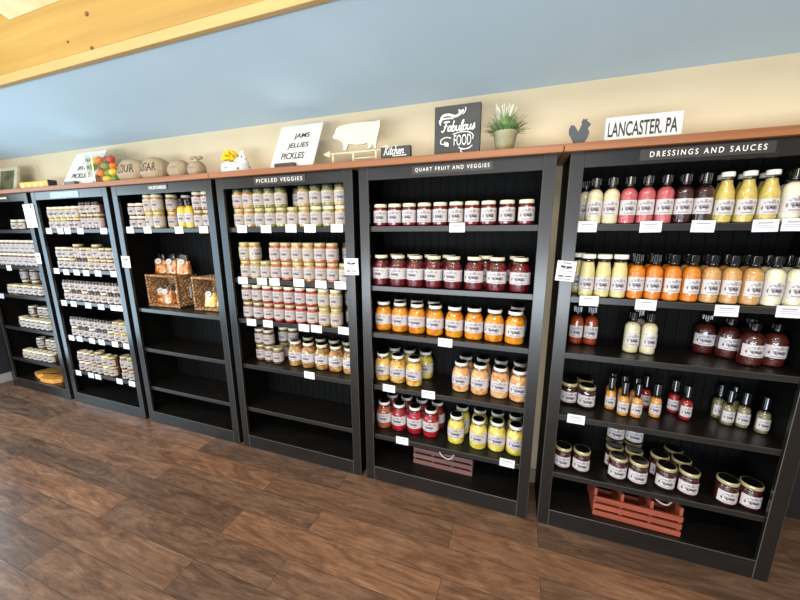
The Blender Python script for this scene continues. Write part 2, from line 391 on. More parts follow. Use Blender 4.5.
# ------------------------------------------------------------------ jars and bottles
ART = ["............................",
       "..............gggg..........",
       ".........gggg.gggg.gggg.....",
       "......ggg..gggggggg..ggg....",
       "............................",
       ".....g..ggggggggggggg..g....",
       "....gb..ggbggbbbgbbgg.......",
       "....bb...gbbgbbbbbbgbg......",
       ".....g....ggg...gggg........",
       "............................",
       ".......gggggggggggggg.......",
       "............................"]
ART_S = ["..............", "....gggggg....", "..gg......gg..", "..g.gggbbbg...", "..b..gbgbbg...", "....g...g.....", ".............."]
def wrap_label(r, z0, z1, arc, art, side=0, paper=None):
    """paper label bent round a jar of radius r, printed side towards -y"""
    b = MB(); rows, cols = len(art), len(art[0]); vs = []; fs = []
    extra = int(cols*side)
    tot = cols+extra
    for i in range(rows+1):
        for j in range(tot+1):
            a = -PI/2-arc/2+arc*j/cols
            vs.append((r*math.cos(a), r*math.sin(a), z1+(z0-z1)*i/rows))
    n = tot+1
    for mi, ch in enumerate('.bg'):
        fs = []
        for i in range(rows):
            for j in range(tot):
                c = art[i][j] if j < cols else ('g' if (i % 2 and 1 < i < rows-2 and j > cols) else '.')
                if (c if c in 'bg' else '.') == ch: fs.append((i*n+j, (i+1)*n+j, (i+1)*n+j+1, i*n+j+1))
        b.add(vs, fs, mi, True)
    return b.mesh('label', [paper or M['label'], M['soft_ink'], M['grey_ink']])
def lid_mesh(r, z0, z1, side, top, seg):
    b = MB(); h = z1-z0
    b.lathe([(r*.97, z0), (r, z0+h*.12), (r, z1-h*.2), (r*.95, z1-h*.02), (r*.90, z1)], seg, 0, caps=False)
    b.lathe([(r*.90, z1), (r*.86, z1-h*.07), (0.0004, z1-h*.07)], seg, 1, caps=False)
    b.add([(r*.97*math.cos(2*PI*k/seg), r*.97*math.sin(2*PI*k/seg), z0) for k in range(seg)], [list(range(seg))[::-1]], 0)
    return b.mesh('lid', [side, top])
def inset(prof, d): return [(max(r-d, .002), z+(d if i == 0 else 0)) for i, (r, z) in enumerate(prof)]
def jar_profile(R, h, lid_r, sh):
    """body to the lid: rounded foot, straight wall, shoulder, neck"""
    p = [(R*.86, 0), (R*.96, .003), (R, .010), (R, sh)]
    nz = h-.017
    for t in (.25, .5, .75, 1): p.append((R+(lid_r*.95-R)*(1-math.cos(t*PI/2)) if False else R-(R-lid_r*.95)*(math.sin(t*PI/2)**1.6), sh+(nz-.006-sh)*t))
    p.append((lid_r*.94, nz+.001))
    return p
KIND = {
 # kind: R, h, lid_r, shoulder z, label z0, z1, arc, segs, detailed
 'quart_jar': (.0535, .183, .039, .118, .045, .108, 2.5, 28, True),
 'pint_jar': (.041, .125, .0372, .094, .020, .088, 2.5, 20, False),
 'half_pint_jar': (.0415, .096, .038, .070, .013, .066, 2.6, 16, False),
 'jam_jar': (.0435, .128, .0425, .098, .017, .078, 2.5, 24, True),
}
BOT = {
 # kind: profile of the glass, cap r, cap z0, h, label z0, z1
 'dressing_bottle': ([(.030,0),(.0335,.003),(.0345,.009),(.0345,.128),(.033,.140),(.028,.150),(.021,.157),(.0165,.160),(.0155,.168)], .0175, .163, .212, .040, .106),
 'tall_neck_bottle': ([(.030,0),(.0335,.003),(.0345,.009),(.0345,.105),(.033,.122),(.028,.142),(.022,.160),(.0195,.176),(.0190,.194)], .0222, .190, .210, .034, .096),
 'wide_mouth_bottle': ([(.030,0),(.0335,.003),(.0345,.009),(.0345,.118),(.033,.135),(.030,.152),(.0275,.170),(.0270,.190)], .0305, .187, .208, .034, .100),
 'sauce_bottle': ([(.038,0),(.042,.003),(.0435,.010),(.0435,.115),(.041,.130),(.033,.145),(.022,.154),(.0165,.160),(.016,.165)], .0185, .160, .200, .046, .104),
 'hot_sauce_bottle': ([(.022,0),(.0252,.003),(.026,.008),(.026,.088),(.024,.099),(.018,.108),(.0125,.114),(.0115,.122)], .0135, .114, .185, .022, .078),
}
_cache = {}
def proto(kind, food, lid, lw):
    key = (kind, food, lid, lw)
    if key in _cache: return _cache[key]
    fm = M['food_'+food]
    if kind in KIND:
        R, h, lr, sh, l0, l1, arc, seg, det = KIND[kind]
        prof = jar_profile(R, h, lr, sh)
        parts = []
        if det:
            b = MB(); b.lathe(prof, seg); root = b.mesh(kind, M['glass'])
            b = MB(); top = h-.026; cp = [(r, z) for r, z in inset(prof, .0022) if z < top]; b.lathe(cp, seg); parts.append(('contents', b.mesh('contents', fm)))
        else:
            k2 = ('wet', food)
            if k2 not in _cache:
                m = fm.copy(); m.name = 'glazed_'+m.name; bb = m.node_tree.nodes['Principled BSDF']
                bb.inputs['Coat Weight'].default_value = 1; bb.inputs['Coat Roughness'].default_value = .05; _cache[k2] = m
            b = MB(); b.lathe(prof, seg); root = b.mesh(kind, _cache[k2])
        sd = {'cream': M['lid_cream'], 'gold': M['lid_gold'], 'brass': M['lid_brass'], 'white': M['lid_white'], 'green': M['lid_shaded'], 'black': M['lid_black']}[lid]  # the green key picks the lid with shade in its colour
        parts.append(('lid', lid_mesh(lr, h-.019, h, sd, M['lid_black'] if det else sd, seg)))
        small = kind == 'half_pint_jar'
        parts.append(('label', wrap_label(R+.0007, l0, l1, arc*lw, ART_S if small else ART, .25 if kind in ('quart_jar', 'pint_jar') else 0, M['label_dim'] if kind in ('pint_jar', 'half_pint_jar') and food != 'dark_red' else None)))
    else:
        prof, cr, c0, h, l0, l1 = BOT[kind]; R = max(r for r, z in prof); seg = 24
        b = MB(); b.lathe(prof, seg); root = b.mesh(kind, M['glass'])
        b = MB(); cp = inset(prof, .0018); cp = [p for p in cp if p[1] < c0-.001]; b.lathe(cp, seg)
        parts = [('contents', b.mesh('contents', fm))]
        b = MB()
        if lid == 'black':
            b.lathe([(cr*1.02, c0), (cr*1.04, c0+.012), (cr, c0+.014), (cr, h-.003), (cr*.92, h)], seg)
            for q in range(12):
                a = 2*PI*q/12; b.box(cr*math.cos(a)-.0012, cr*math.cos(a)+.0012, cr*math.sin(a)-.0012, cr*math.sin(a)+.0012, c0+.016, h-.004)
            parts.append(('cap', b.mesh('cap', M['cap'])))
        else:
            b.lathe([(cr, c0), (cr*1.03, c0+.003), (cr*1.03, h-.003), (cr*.95, h)], seg); parts.append(('cap', b.mesh('cap', M['lid_white'])))
        parts.append(('label', wrap_label(R+.0007, l0, l1, 2.3*lw, ART)))
    _cache[key] = (root, parts); return _cache[key]
JARS = []
DESC = {'quart_jar': 'quart jar', 'pint_jar': 'pint jar', 'half_pint_jar': 'small jar', 'jam_jar': 'jam jar', 'dressing_bottle': 'black-capped bottle',
        'tall_neck_bottle': 'tall white-capped bottle', 'wide_mouth_bottle': 'wide-mouthed bottle', 'sauce_bottle': 'round sauce bottle', 'hot_sauce_bottle': 'thin hot-sauce bottle'}
CAT = {k: ('bottle' if k in BOT else 'jar') for k in DESC}
COL = {'white_cream': 'creamy white', 'pale_yellow': 'pale yellow', 'orange_dressing': 'orange', 'brown_red': 'brownish red', 'orange_hot': 'orange',
       'red_hot': 'red', 'pale_green': 'pale green', 'jam_dark': 'dark', 'dark_red': 'dark red', 'peach_yellow': 'yellow orange', 'relish': 'mixed relish',
       'salsa': 'red-orange', 'beet': 'red', 'apple_butter': 'brown', 'yellow_mustard': 'bright yellow', 'mustard': 'mustard yellow'}
def jar(case, si, row, kind, food, x, y, z=None, lid='black', rot=None):
    z = SH[si] if z is None else z
    x += {'C': .02, 'E': .035, 'F': .05}.get(case, 0)
    root, parts = proto(kind, food, lid, 1 if kind in BOT else random.choice((.86, 1.0)))
    rz = (random.uniform(-.24, .10) if case in 'AB' else random.uniform(-.02, .34)) if rot is None else rot
    o = link(kind, root, None, (x, y, z+.0004), (0, 0, rz))
    for nm, me in parts: link(nm, me, o)
    JARS.append((case, si, row, kind, food, x, o)); return o
def height(kind): return KIND[kind][1] if kind in KIND else BOT[kind][3]
def base(x, y, R):
    """centre of a jar whose nearest foot point is seen at x, y"""
    d = R*.8; return x+d*(x+.1963)/(y+1.798), y+d

# --- dressings bookcase
fo = ['cream', 'cream']+['pink']*3+['purple']*2
for x, f in zip([.128, .196, .265, .335, .405, .475, .545], fo): jar('A', 0, 'front row', 'dressing_bottle', f, x, .066, rot=random.uniform(-.25, .05))
for x in (.617, .690, .763): jar('A', 0, 'front row', 'tall_neck_bottle', 'mustard', x, .066, lid='white', rot=-.1)
jar('A', 0, 'front row', 'dressing_bottle', 'white_cream', .836, .066, rot=0)
jar('A', 0, 'front row', 'dressing_bottle', 'pink', .908, .066, rot=0)
jar('A', 0, 'back row', 'dressing_bottle', 'cream', .100, .150)
for x in (.500, .570): jar('A', 0, 'back row', 'dressing_bottle', 'purple', x, .150)
for x in (.640, .713, .786): jar('A', 0, 'back row', 'tall_neck_bottle', 'mustard', x, .150, lid='white')
jar('A', 0, 'back row', 'dressing_bottle', 'white_cream', .862, .150)
for x in (.130, .199, .268): jar('A', 1, 'front row', 'wide_mouth_bottle', 'pale_yellow', x, .068, lid='white', rot=-.1)
for x in (.338, .408, .479, .550): jar('A', 1, 'front row', 'dressing_bottle', 'orange_dressing', x, .066, rot=random.uniform(-.2, .2))
for x in (.622, .694, .766): jar('A', 1, 'front row', 'dressing_bottle', 'tan', x, .066, rot=random.uniform(-.2, .15))
for x in (.838, .910): jar('A', 1, 'front row', 'dressing_bottle', 'white_cream', x, .066, rot=-.1)
jar('A', 1, 'back row', 'wide_mouth_bottle', 'pale_yellow', .100, .150, lid='white')
for x in (.345, .417, .490): jar('A', 1, 'back row', 'dressing_bottle', 'orange_dressing', x, .150)
for x in (.563, .637, .710, .783): jar('A', 1, 'back row', 'dressing_bottle', 'tan', x, .150)
for x in (.856, .927): jar('A', 1, 'back row', 'dressing_bottle', 'white_cream', x, .150)
for x, y in ((.126, .184), (.197, .189)): jar('A', 2, 'middle', 'dressing_bottle', 'rust', *base(x, y, .0345))
for x, y in ((.368, .119), (.441, .119)): jar('A', 2, 'front row', 'dressing_bottle', 'cream', *base(x, y, .0345), rot=.1)
jar('A', 2, 'back row', 'dressing_bottle', 'cream', .425, .235)
for x, y in ((.800, .215), (.848, .133), (.938, .152)): jar('A', 2, 'front cluster', 'sauce_bottle', 'brown_red', x, y, rot=-.05)
for x, y in ((.724, .260), (.886, .237)): jar('A', 2, 'back row', 'sauce_bottle', 'brown_red', x, y)
jar('A', 3, 'back row', 'jam_jar', 'jam_dark', .122, .185, lid='brass'); jar('A', 3, 'front row', 'jam_jar', 'jam_dark', .209, .166, lid='brass')
jar('A', 3, 'rearmost row', 'jam_jar', 'jam_dark', .212, .258, lid='brass')
for x, y in ((.330, .182), (.378, .132), (.438, .132), (.532, .165)): jar('A', 3, 'front row', 'hot_sauce_bottle', 'orange_hot', x, y)
for x, y in ((.345, .245), (.398, .225), (.452, .215), (.515, .262)): jar('A', 3, 'back row', 'hot_sauce_bottle', 'orange_hot' if x < .5 else 'red_hot', x, y)
jar('A', 3, 'front row', 'hot_sauce_bottle', 'red_hot', .672, .190); jar('A', 3, 'back row', 'hot_sauce_bottle', 'red_hot', .640, .250)
for x, y in ((.850, .200), (.908, .196), (.968, .165)): jar('A', 3, 'front row', 'hot_sauce_bottle', 'pale_green', x, y)
for x, y in ((.838, .262), (.896, .262)): jar('A', 3, 'back row', 'hot_sauce_bottle', 'pale_green', x, y)
JP = [(.112, .100), (.206, .098), (.382, .100), (.474, .093), (.598, .098), (.692, .090), (.842, .080), (.934, .084)]
for x, y in JP: jar('A', 4, 'front row', 'jam_jar', 'jam_dark', x, y, lid='brass', rot=-.05)
for x, y in ((.385, .192), (.476, .184), (.598, .190), (.692, .182)): jar('A', 4, 'second row', 'jam_jar', 'jam_dark', x, y, lid='brass', rot=-.08)
for x, y in ((.402, .270), (.494, .272)):
    jar('A', 4, 'rear stack lower', 'jam_jar', 'jam_dark', x, y, lid='brass'); jar('A', 4, 'rear stack upper', 'jam_jar', 'jam_dark', x, y, SH[4]+.1285, lid='brass')
jar('A', 4, 'rear row', 'jam_jar', 'jam_dark', .688, .272, lid='brass')
# --- quart fruit bookcase
for x in (-.978, -.889, -.801, -.712, -.622, -.534, -.449, -.363, -.270, -.176): jar('B', 0, 'front row', 'pint_jar', 'dark_red', x, .068, lid='cream', rot=random.uniform(-.1, .3))
for x in (-.980, -.871, -.762, -.652, -.540, -.422, -.302, -.182): jar('B', 1, 'front row', 'quart_jar', 'dark_red', x-.003, .080, lid='cream')
for x in (-.925, -.812, -.700, -.590, -.375, -.205): jar('B', 1, 'back row', 'quart_jar', 'dark_red', x, .188, lid='cream')
for x, y in ((-.988, .120), (-.877, .118), (-.765, .116), (-.650, .114), (-.532, .112), (-.418, .112), (-.304, .112), (-.192, .104)): jar('B', 2, 'front row', 'quart_jar', 'orange', x, y, lid='white')
for x in (-.915, -.800, -.687, -.182): jar('B', 2, 'back row', 'quart_jar', 'orange', x, .226, lid='white')
for x, y in ((-1.004, .135), (-.896, .127), (-.782, .118)): jar('B', 3, 'front row', 'quart_jar', 'peach_yellow', x, y, lid='white')
for x, y in ((-.965, .254), (-.855, .248), (-.743, .250)): jar('B', 3, 'back row', 'quart_jar', 'lemon', x, y, lid='white')
for x, y in ((-.487, .150), (-.372, .146), (-.256, .142), (-.163, .132)): jar('B', 3, 'front row', 'quart_jar', 'peach', x if x < -.2 else -.148, y-.005, lid='white')
for x in (-.470, -.362, -.252, -.140): jar('B', 3, 'back row', 'quart_jar', 'peach', x-.005, .253, lid='white')
for i, x in enumerate((-1.003, -.895, -.784, -.674)): jar('B', 4, 'front row', 'quart_jar', 'red' if i else 'salsa', x, .146, lid='white')
for x in (-.985, -.877, -.766, -.656): jar('B', 4, 'back row', 'quart_jar', 'red', x, .255, lid='white')
for x, y in ((-.504, .132), (-.365, .126), (-.255, .140), (-.146, .136)): jar('B', 4, 'front row', 'quart_jar', 'lemon', x, y, lid='white')
for x in (-.485, -.370, -.260, -.150): jar('B', 4, 'back row', 'quart_jar', 'lemon', x, .248, lid='white')
# --- pickled veggies bookcase: double stacks of pints
Hp = KIND['pint_jar'][1]+.0005
xs = [-2.046, -1.960, -1.872, -1.786, -1.698, -1.610, -1.522, -1.434, -1.346, -1.258]
for i, x in enumerate(xs):
    f = ['relish', 'relish', 'green', 'green', 'green', 'green', 'gold', 'green', 'green', 'gold'][i]
    jar('C', 0, 'lower row', 'pint_jar', f, x, .068, lid='gold' if i < 7 else 'cream')
    if i != 5: jar('C', 0, 'upper row', 'pint_jar', f, x, .068, SH[0]+Hp, lid='green')
jar('C', 0, 'rear lower row', 'pint_jar', 'green', -1.625, .160, lid='gold'); jar('C', 0, 'rear upper row', 'pint_jar', 'green', -1.625, .160, SH[0]+Hp, lid='green')
f2 = ['relish', 'gold', 'green', 'salsa', 'salsa', 'relish', 'relish', 'salsa', 'salsa', 'green']
for i, x in enumerate(xs):
    x += .012
    jar('C', 1, 'lower row', 'pint_jar', f2[i], x, .068, lid='gold')
    if i not in (2, 9): jar('C', 1, 'upper row', 'pint_jar', f2[i], x, .068, SH[1]+Hp, lid='gold', rot=1.1 if i == 1 else None)
for x in (xs[2]+.02, xs[9]-.01):
    jar('C', 1, 'rear lower row', 'pint_jar', 'green', x, .160, lid='green'); jar('C', 1, 'rear upper row', 'pint_jar', 'green', x, .160, SH[1]+Hp, lid='green')
xs3 = [-2.046+.0905*i for i in range(9)]
for i, x in enumerate(xs3):
    f = ['berry', 'berry', 'beet', 'beet', 'beet', 'beet', 'beet', 'gold', 'gold'][i]
    jar('C', 2, 'lower row', 'pint_jar', f, x, .068, lid='gold'); jar('C', 2, 'upper row', 'pint_jar', f, x, .068, SH[2]+Hp, lid='cream')
jar('C', 2, 'rear lower row', 'pint_jar', 'green', -1.262, .165, lid='green'); jar('C', 2, 'rear upper row', 'pint_jar', 'green', -1.262, .165, SH[2]+Hp, lid='green')
for i, (x, y) in enumerate(((-2.045, .150), (-1.958, .140), (-1.872, .128))):
    jar('C', 3, 'lower row', 'pint_jar', 'apple_butter', x, y, lid='gold')
    if i < 2: jar('C', 3, 'upper row', 'pint_jar', 'apple_butter', x, y, SH[3]+Hp, lid='cream')
for x in (-1.900, -1.812):
    jar('C', 3, 'rear lower row', 'pint_jar', 'apple_butter', x, .240, lid='gold'); jar('C', 3, 'rear upper row', 'pint_jar', 'apple_butter', x, .240, SH[3]+Hp, lid='cream')
for x in (-1.728, -1.616, -1.502, -1.389, -1.276): jar('C', 3, 'front row', 'quart_jar', 'relish', x, .150, lid='cream')
for x in (-1.700, -1.588, -1.474, -1.362, -1.250): jar('C', 3, 'back row', 'quart_jar', 'relish', x+.006, .259, lid='cream')
# --- mustards bookcase
Hh = KIND['half_pint_jar'][1]+.0005
for x in (-3.088, -3.002):
    jar('D', 0, 'lower row', 'half_pint_jar', 'berry', x, .068, lid='cream'); jar('D', 0, 'upper row', 'half_pint_jar', 'berry', x, .068, SH[0]+Hh, lid='cream')
for x, f, y in ((-2.908, 'gold', .068), (-2.820, 'gold', .068), (-2.735, 'relish', .120)):
    jar('D', 0, 'lower row', 'pint_jar', f, x, y, lid='gold'); jar('D', 0, 'upper row', 'pint_jar', f, x, y, SH[0]+Hp, lid='cream')
jar('D', 0, 'rear lower row', 'pint_jar', 'berry', -2.665, .190, lid='gold'); jar('D', 0, 'rear upper row', 'pint_jar', 'berry', -2.665, .190, SH[0]+Hp, lid='cream')
for x in (-2.572, -2.496): jar('D', 0, 'front row', 'dressing_bottle', 'yellow_mustard', x, .068)
for x in (-2.400, -2.314):
    jar('D', 0, 'lower row', 'pint_jar', 'amber', x, .068, lid='gold'); jar('D', 0, 'upper row', 'pint_jar', 'amber', x, .068, SH[0]+Hp, lid='cream')
# --- bookcase of small jars
def stack(case, si, x, kinds, foods, lids, y=.068):
    z = SH[si]
    for lv, (k, f, l) in enumerate(zip(kinds, foods, lids)):
        jar(case, si, ('lower row', 'upper row', 'topmost row')[lv], k, f, x, y, z, lid=l); z += height(k)+.0005
H, P = 'half_pint_jar', 'pint_jar'
for i in range(5): stack('E', 0, -4.19+.087*i, (H, H), ('gold', 'gold') if i < 3 else ('berry', 'gold'), ('gold', 'cream'))
for i in range(3): stack('E', 0, -3.735+.088*i, (P, H), ('berry', 'berry'), ('gold', 'black'))
stack('E', 0, -3.405, (H, H), ('amber', 'amber'), ('cream', 'gold'), y=.10)
for i in range(10):
    f = ['amber', 'berry', 'amber', 'amber', 'amber', 'gold', 'amber', 'amber', 'berry', 'amber'][i]
    l = ['cream', 'cream', 'gold', 'black', 'black', 'gold', 'gold', 'gold', 'gold', 'gold'][i]
    if 1 < i < 9: stack('E', 1, -4.185+.0868*i, (H, H if i % 3 else P), (f, f), (l, 'gold'))
    else: stack('E', 1, -4.185+.0868*i, (H, H), (f, f), (l, 'cream'))
for si, fs in ((2, 'amber'), (3, 'apple_butter')):
    for i in range(10):
        edge = si == 3 and i > 6
        stack('E', si, -4.185+.0868*i, (H, H), ('gold' if edge else fs, 'gold' if edge else fs), ('gold', 'gold') if edge else ('black' if i % 3 else 'cream', 'black'))
for x, f, l in ((-4.185, 'amber', 'cream'), (-4.095, 'amber', 'cream'), (-4.000, 'berry', 'gold'), (-3.912, 'berry', 'gold'), (-3.824, 'gold', 'cream'),
                (-3.735, 'amber', 'gold'), (-3.560, 'berry', 'gold'), (-3.470, 'amber', 'gold')):
    k = P if x in (-3.735,) else H
    stack('E', 4, x, (H, P) if k == H and x > -4.0 and x != -3.824 else (H, H), (f, f), (l, l))
# --- farthest left bookcase
for x in (-4.900, -4.770): jar('F', 0, 'front row', H, 'amber', x, .100, lid='cream')
for i in range(9): stack('F', 1, -5.275+.0880*i, (P, P), ('berry', 'berry'), ('cream', 'cream'))
for i in range(7): jar('F', 2, 'front row', H, 'gold' if i < 2 else 'apple_butter', -5.215+.0900*i, .090, lid='cream' if i % 2 else 'gold')
for x in (-5.20, -5.02, -4.84):
    jar('F', 2, 'rear lower row', P, 'amber', x, .200, lid='cream'); jar('F', 2, 'rear upper row', P, 'amber', x, .200, SH[2]+Hp, lid='cream')
for i in range(6): jar('F', 3, 'front row', H, 'apple_butter', -5.085+.0880*i, .075, lid='cream')
jar('F', 3, 'front row', H, 'apple_butter', -5.195, .110, lid='cream')
for x in (-5.195, -5.03, -4.94, -4.76): 
    jar('F', 3, 'rear lower row', H, 'amber', x, .200, lid='cream'); jar('F', 3, 'rear upper row', H, 'amber', x, .200, SH[3]+Hh, lid='cream')
for i in range(6): jar('F', 4, 'front row', H, 'gold' if i < 3 else 'apple_butter', -5.180+.0890*i, .075, lid='cream')
for x in (-5.16, -4.99, -4.90, -4.72): 
    jar('F', 4, 'rear lower row', H, 'amber', x, .190, lid='cream'); jar('F', 4, 'rear upper row', H, 'berry' if x > -4.8 else 'amber', x, .190, SH[4]+Hh, lid='cream')
ORD = ['leftmost', 'second', 'third', 'fourth', 'fifth', 'sixth', 'seventh', 'eighth', 'ninth', 'tenth', 'eleventh', 'twelfth']
def label_jars():
    g = {}
    for t in JARS: g.setdefault((t[0], t[1], t[2], t[4], t[3]), []).append(t)
    for (case, si, row, food, kind), ts in g.items():
        ts.sort(key=lambda t: t[5])
        d = COL.get(food, food.replace('_', ' '))+' '+DESC[kind]
        for i, t in enumerate(ts):
            if len(ts) == 1: s = f'only {d} in {row}, {SNAME[si]} shelf, {CN[case]}'
            elif i == 0: s = f'leftmost {d}, {row}, {SNAME[si]} shelf, {CN[case]}'
            else: s = f'{ORD[i]} {d} from left, {row}, {SNAME[si]} shelf, {CN[case]}'
            tag(t[6], s, CAT[kind], f'{d}s on the {SNAME[si]} shelf of the {CN[case]}')
label_jars()

# ------------------------------------------------------------------ price cards and notices
def card_mesh(w, h, lines, mat_w=None):
    b = MB(); b.box(-w/2, w/2, 0, .0015, -h/2, h/2)
    for zf, x0, x1, th, mi in lines: b.box(x0*w, x1*w, -.0004, .0002, zf*h-th*h/2, zf*h+th*h/2, mi)
    return b.mesh('price_card', [M['white'], M['blue_ink'], M['grey_ink'], M['ink']])
PRICE = [(.22, -.30, .30, .09, 2), (.02, -.40, .40, .08, 1), (-.16, -.36, .36, .08, 1)]
cm = card_mesh(.083, .050, PRICE)
CARDS = {  # bookcase: shelf: (x, z) of the card centres
 'A': {0: [(0.099, 1.669), (0.353, 1.667), (0.542, 1.667), (0.748, 1.668), (0.839, 1.671)], 1: [(0.142, 1.313), (0.378, 1.310), (0.678, 1.304), (0.883, 1.315)], 3: [(0.144, 0.673)]},
 'B': {0: [(-0.517, 1.670)], 2: [(-0.566, 1.019)], 3: [(-0.919, 0.676), (-0.662, 0.677)], 4: [(-0.831, 0.325), (-0.184, 0.326)]},
 'C': {0: [(-1.978, 1.671), (-1.777, 1.670), (-1.580, 1.672), (-1.438, 1.671), (-1.247, 1.672)], 1: [(-2.014, 1.317), (-1.848, 1.318), (-1.743, 1.319), (-1.547, 1.322), (-1.380, 1.320), (-1.239, 1.321)], 2: [(-1.974, 1.016), (-1.828, 1.018), (-1.530, 1.017), (-1.432, 1.019), (-1.226, 1.026)], 3: [(-1.510, 0.678)]},
 'D': {0: [(-3.101, 1.670), (-2.902, 1.669), (-2.568, 1.667), (-2.327, 1.669)]},
 'E': {0: [(-4.175, 1.667), (-4.008, 1.666), (-3.903, 1.666), (-3.727, 1.665), (-3.423, 1.664)], 1: [(-4.187, 1.308), (-4.046, 1.303), (-3.894, 1.305), (-3.760, 1.305), (-3.597, 1.307), (-3.394, 1.310)], 2: [(-4.176, 1.008), (-4.033, 1.009), (-3.822, 1.009), (-3.642, 1.009), (-3.474, 1.012), (-3.383, 1.014)], 3: [(-4.174, 0.667), (-4.051, 0.670), (-3.867, 0.670), (-3.731, 0.671), (-3.545, 0.673), (-3.392, 0.672)], 4: [(-4.181, 0.309), (-3.989, 0.311), (-3.885, 0.311), (-3.578, 0.313), (-3.409, 0.315)]},
 'F': {1: [(-4.972, 1.310)], 2: [(-5.238, 1.010)]},
}

def cards():
    for c, sh in CARDS.items():
        for si, ps in sh.items():
            for i, (x, z) in enumerate(ps):
                o = link('price_card', cm, None, (x, .0187, z), (random.uniform(-.05, .02), random.uniform(-.02, .02), 0))
                n = len(ps); pos = 'only white price card' if n == 1 else ('leftmost white price card' if i == 0 else f'{ORD[i]} white price card from left')
                tag(o, f'{pos} on the {SNAME[si]} shelf edge, {CN[c]}', 'price card', f'price cards on the {SNAME[si]} shelf edge, {CN[c]}')
cards()
NOTICE = [(.40, -.2, .2, .05, 3), (.22, -.3, -.05, .10, 3), (.20, .0, .3, .10, 3), (.14, -.2, .2, .06, 2), (.0, -.36, .36, .04, 2), (-.12, -.05, .05, .05, 2),
          (-.26, -.36, -.08, .08, 3), (-.26, .0, .36, .06, 3), (-.40, -.3, .3, .05, 2)]
def notice(x, z, w, h, lab, rot=0, lines=NOTICE, y=-.0035):
    tag(link('notice_card', card_mesh(w, h, lines), None, (x, y, z), (0, rot, 0)), lab, 'notice')
notice(.024, 1.458, .084, .098, 'square white notice on the left upright of the dressings bookcase', .06)
notice(-1.145, 1.443, .094, .100, 'square white notice on the right upright of the pickled veggies bookcase', -.03)
notice(-3.176, 1.419, .098, .092, 'square white notice on the left upright of the mustards bookcase', .02)
notice(-4.378, 1.420, .074, .100, 'small white notice on the right upright of the farthest left bookcase', .03)
notice(-4.358, 1.80, .165, .205, 'large white paper sheet hanging over the farthest left bookcase upright', -.02,
       [(.38, .18, .30, .16, 3)]+[(.2-.09*i, -.38, .38, .025, 2) for i in range(7)], -.0045)

# ------------------------------------------------------------------ baskets and snack bags
def weave_mat():
    m = new_mat('brown_wicker', (170, 124, 78), .6); t = NT(m)
    nz = t.n('ShaderNodeTexNoise'); nz.inputs['Scale'].default_value = 60; nz.inputs['Detail'].default_value = 3
    t.l(t.coords(), nz.inputs['Vector'])
    t.l(t.ramp(nz.outputs['Fac'], [(.3, (92, 64, 40)), (.5, (158, 118, 80)), (.7, (208, 172, 126))]), t.b.inputs['Base Color'])
    return m
M['wicker'] = weave_mat()
def woven(b, o, u, v, nrm, nu, nv):
    """woven panel spanned by u and v from corner o, strands standing out along nrm"""
    o, u, v, nrm = map(Vector, (o, u, v, nrm)); K = 3
    vs = []; fs = []; W_, H_ = nu*K+1, nv*K+1
    for j in range(H_):
        for i in range(W_):
            cu, cv = i/K, j/K
            s = math.sin(PI*(cv % 1 if cv % 1 else 0))*(1 if (int(cu)+int(cv)) % 2 else .35)
            vs.append(o+u*(i/(W_-1))+v*(j/(H_-1))+nrm*(.006*s))
    for j in range(H_-1):
        for i in range(W_-1): fs.append((j*W_+i, j*W_+i+1, (j+1)*W_+i+1, (j+1)*W_+i))
    b.add(vs, fs, 0)
def basket(x, y, rz, w, d, h, lab):
    t = tag(empty('wicker_basket', (x, y, SH[2]+.001), (0, 0, rz)), lab, 'basket', 'wicker baskets on their sides')
    b = MB(); th = .008; h0 = .008
    for (o, u, v, n, nu, nv) in (((0,0,h0),(0,d,0),(0,0,h-h0),(-1,0,0),10,14), ((w,0,h0),(0,d,0),(0,0,h-h0),(1,0,0),10,14),
                                 ((0,d,h0),(w,0,0),(0,0,h-h0),(0,1,0),16,14), ((0,0,h),(w,0,0),(0,d,0),(0,0,1),16,10), ((0,0,h0),(w,0,0),(0,d,0),(0,0,-1),16,10)):
        woven(b, o, u, v, n, nu, nv); o2 = Vector(o)-Vector(n)*th
        woven(b, o2, u, v, tuple(-c for c in n), nu, nv)
    b.build('woven_body', M['wicker'], t)
    b = MB(); r = .009
    b.tube([(0, 0, r), (w, 0, r), (w, 0, h), (0, 0, h), (0, 0, r)], r, 8)
    for k in range(44):
        f = k/44*4; s = int(f); q = f-s
        p = [(q*w, r), (w, r+q*(h-r)), (w-q*w, h), (0, h-q*(h-r))][s]
        b.ellipsoid((p[0], 0, p[1]), (.0115, .0115, .0115), 8, 6)
    b.build('rim', M['wicker'], t)
    return t
bk = basket(-3.135, .108, .02, .335, .185, .262, 'wicker basket lying open to the front, three orange snack bags on top')
b = MB(); b.box(0, .003, 0, .014, 0, .10); b.build('label_strip', M['white'], bk, (.3435, .10, .07))
basket(-2.622, .118, .04, .30, .18, .262, 'wicker basket half hidden by the right upright of mustards bookcase')
def film_mat():
    m = bpy.data.materials.new('clear_plastic_film'); m.use_nodes = True; nt = m.node_tree
    for n in list(nt.nodes): nt.nodes.remove(n)
    out = nt.nodes.new('ShaderNodeOutputMaterial'); mix = nt.nodes.new('ShaderNodeMixShader'); mix.inputs[0].default_value = .09
    tr = nt.nodes.new('ShaderNodeBsdfTransparent'); gl = nt.nodes.new('ShaderNodeBsdfGlossy'); gl.inputs['Roughness'].default_value = .18
    nt.links.new(tr.outputs[0], mix.inputs[1]); nt.links.new(gl.outputs[0], mix.inputs[2]); nt.links.new(mix.outputs[0], out.inputs[0])
    return m
M['film'] = film_mat()
M['pretzel'] = chunks('orange_brown_snacks', [(148, 80, 32), (214, 132, 58), (236, 188, 124), (196, 108, 40)], 42)
M['noodle'] = chunks('yellow_snacks', [(190, 138, 40), (232, 190, 78), (242, 218, 140)], 42)
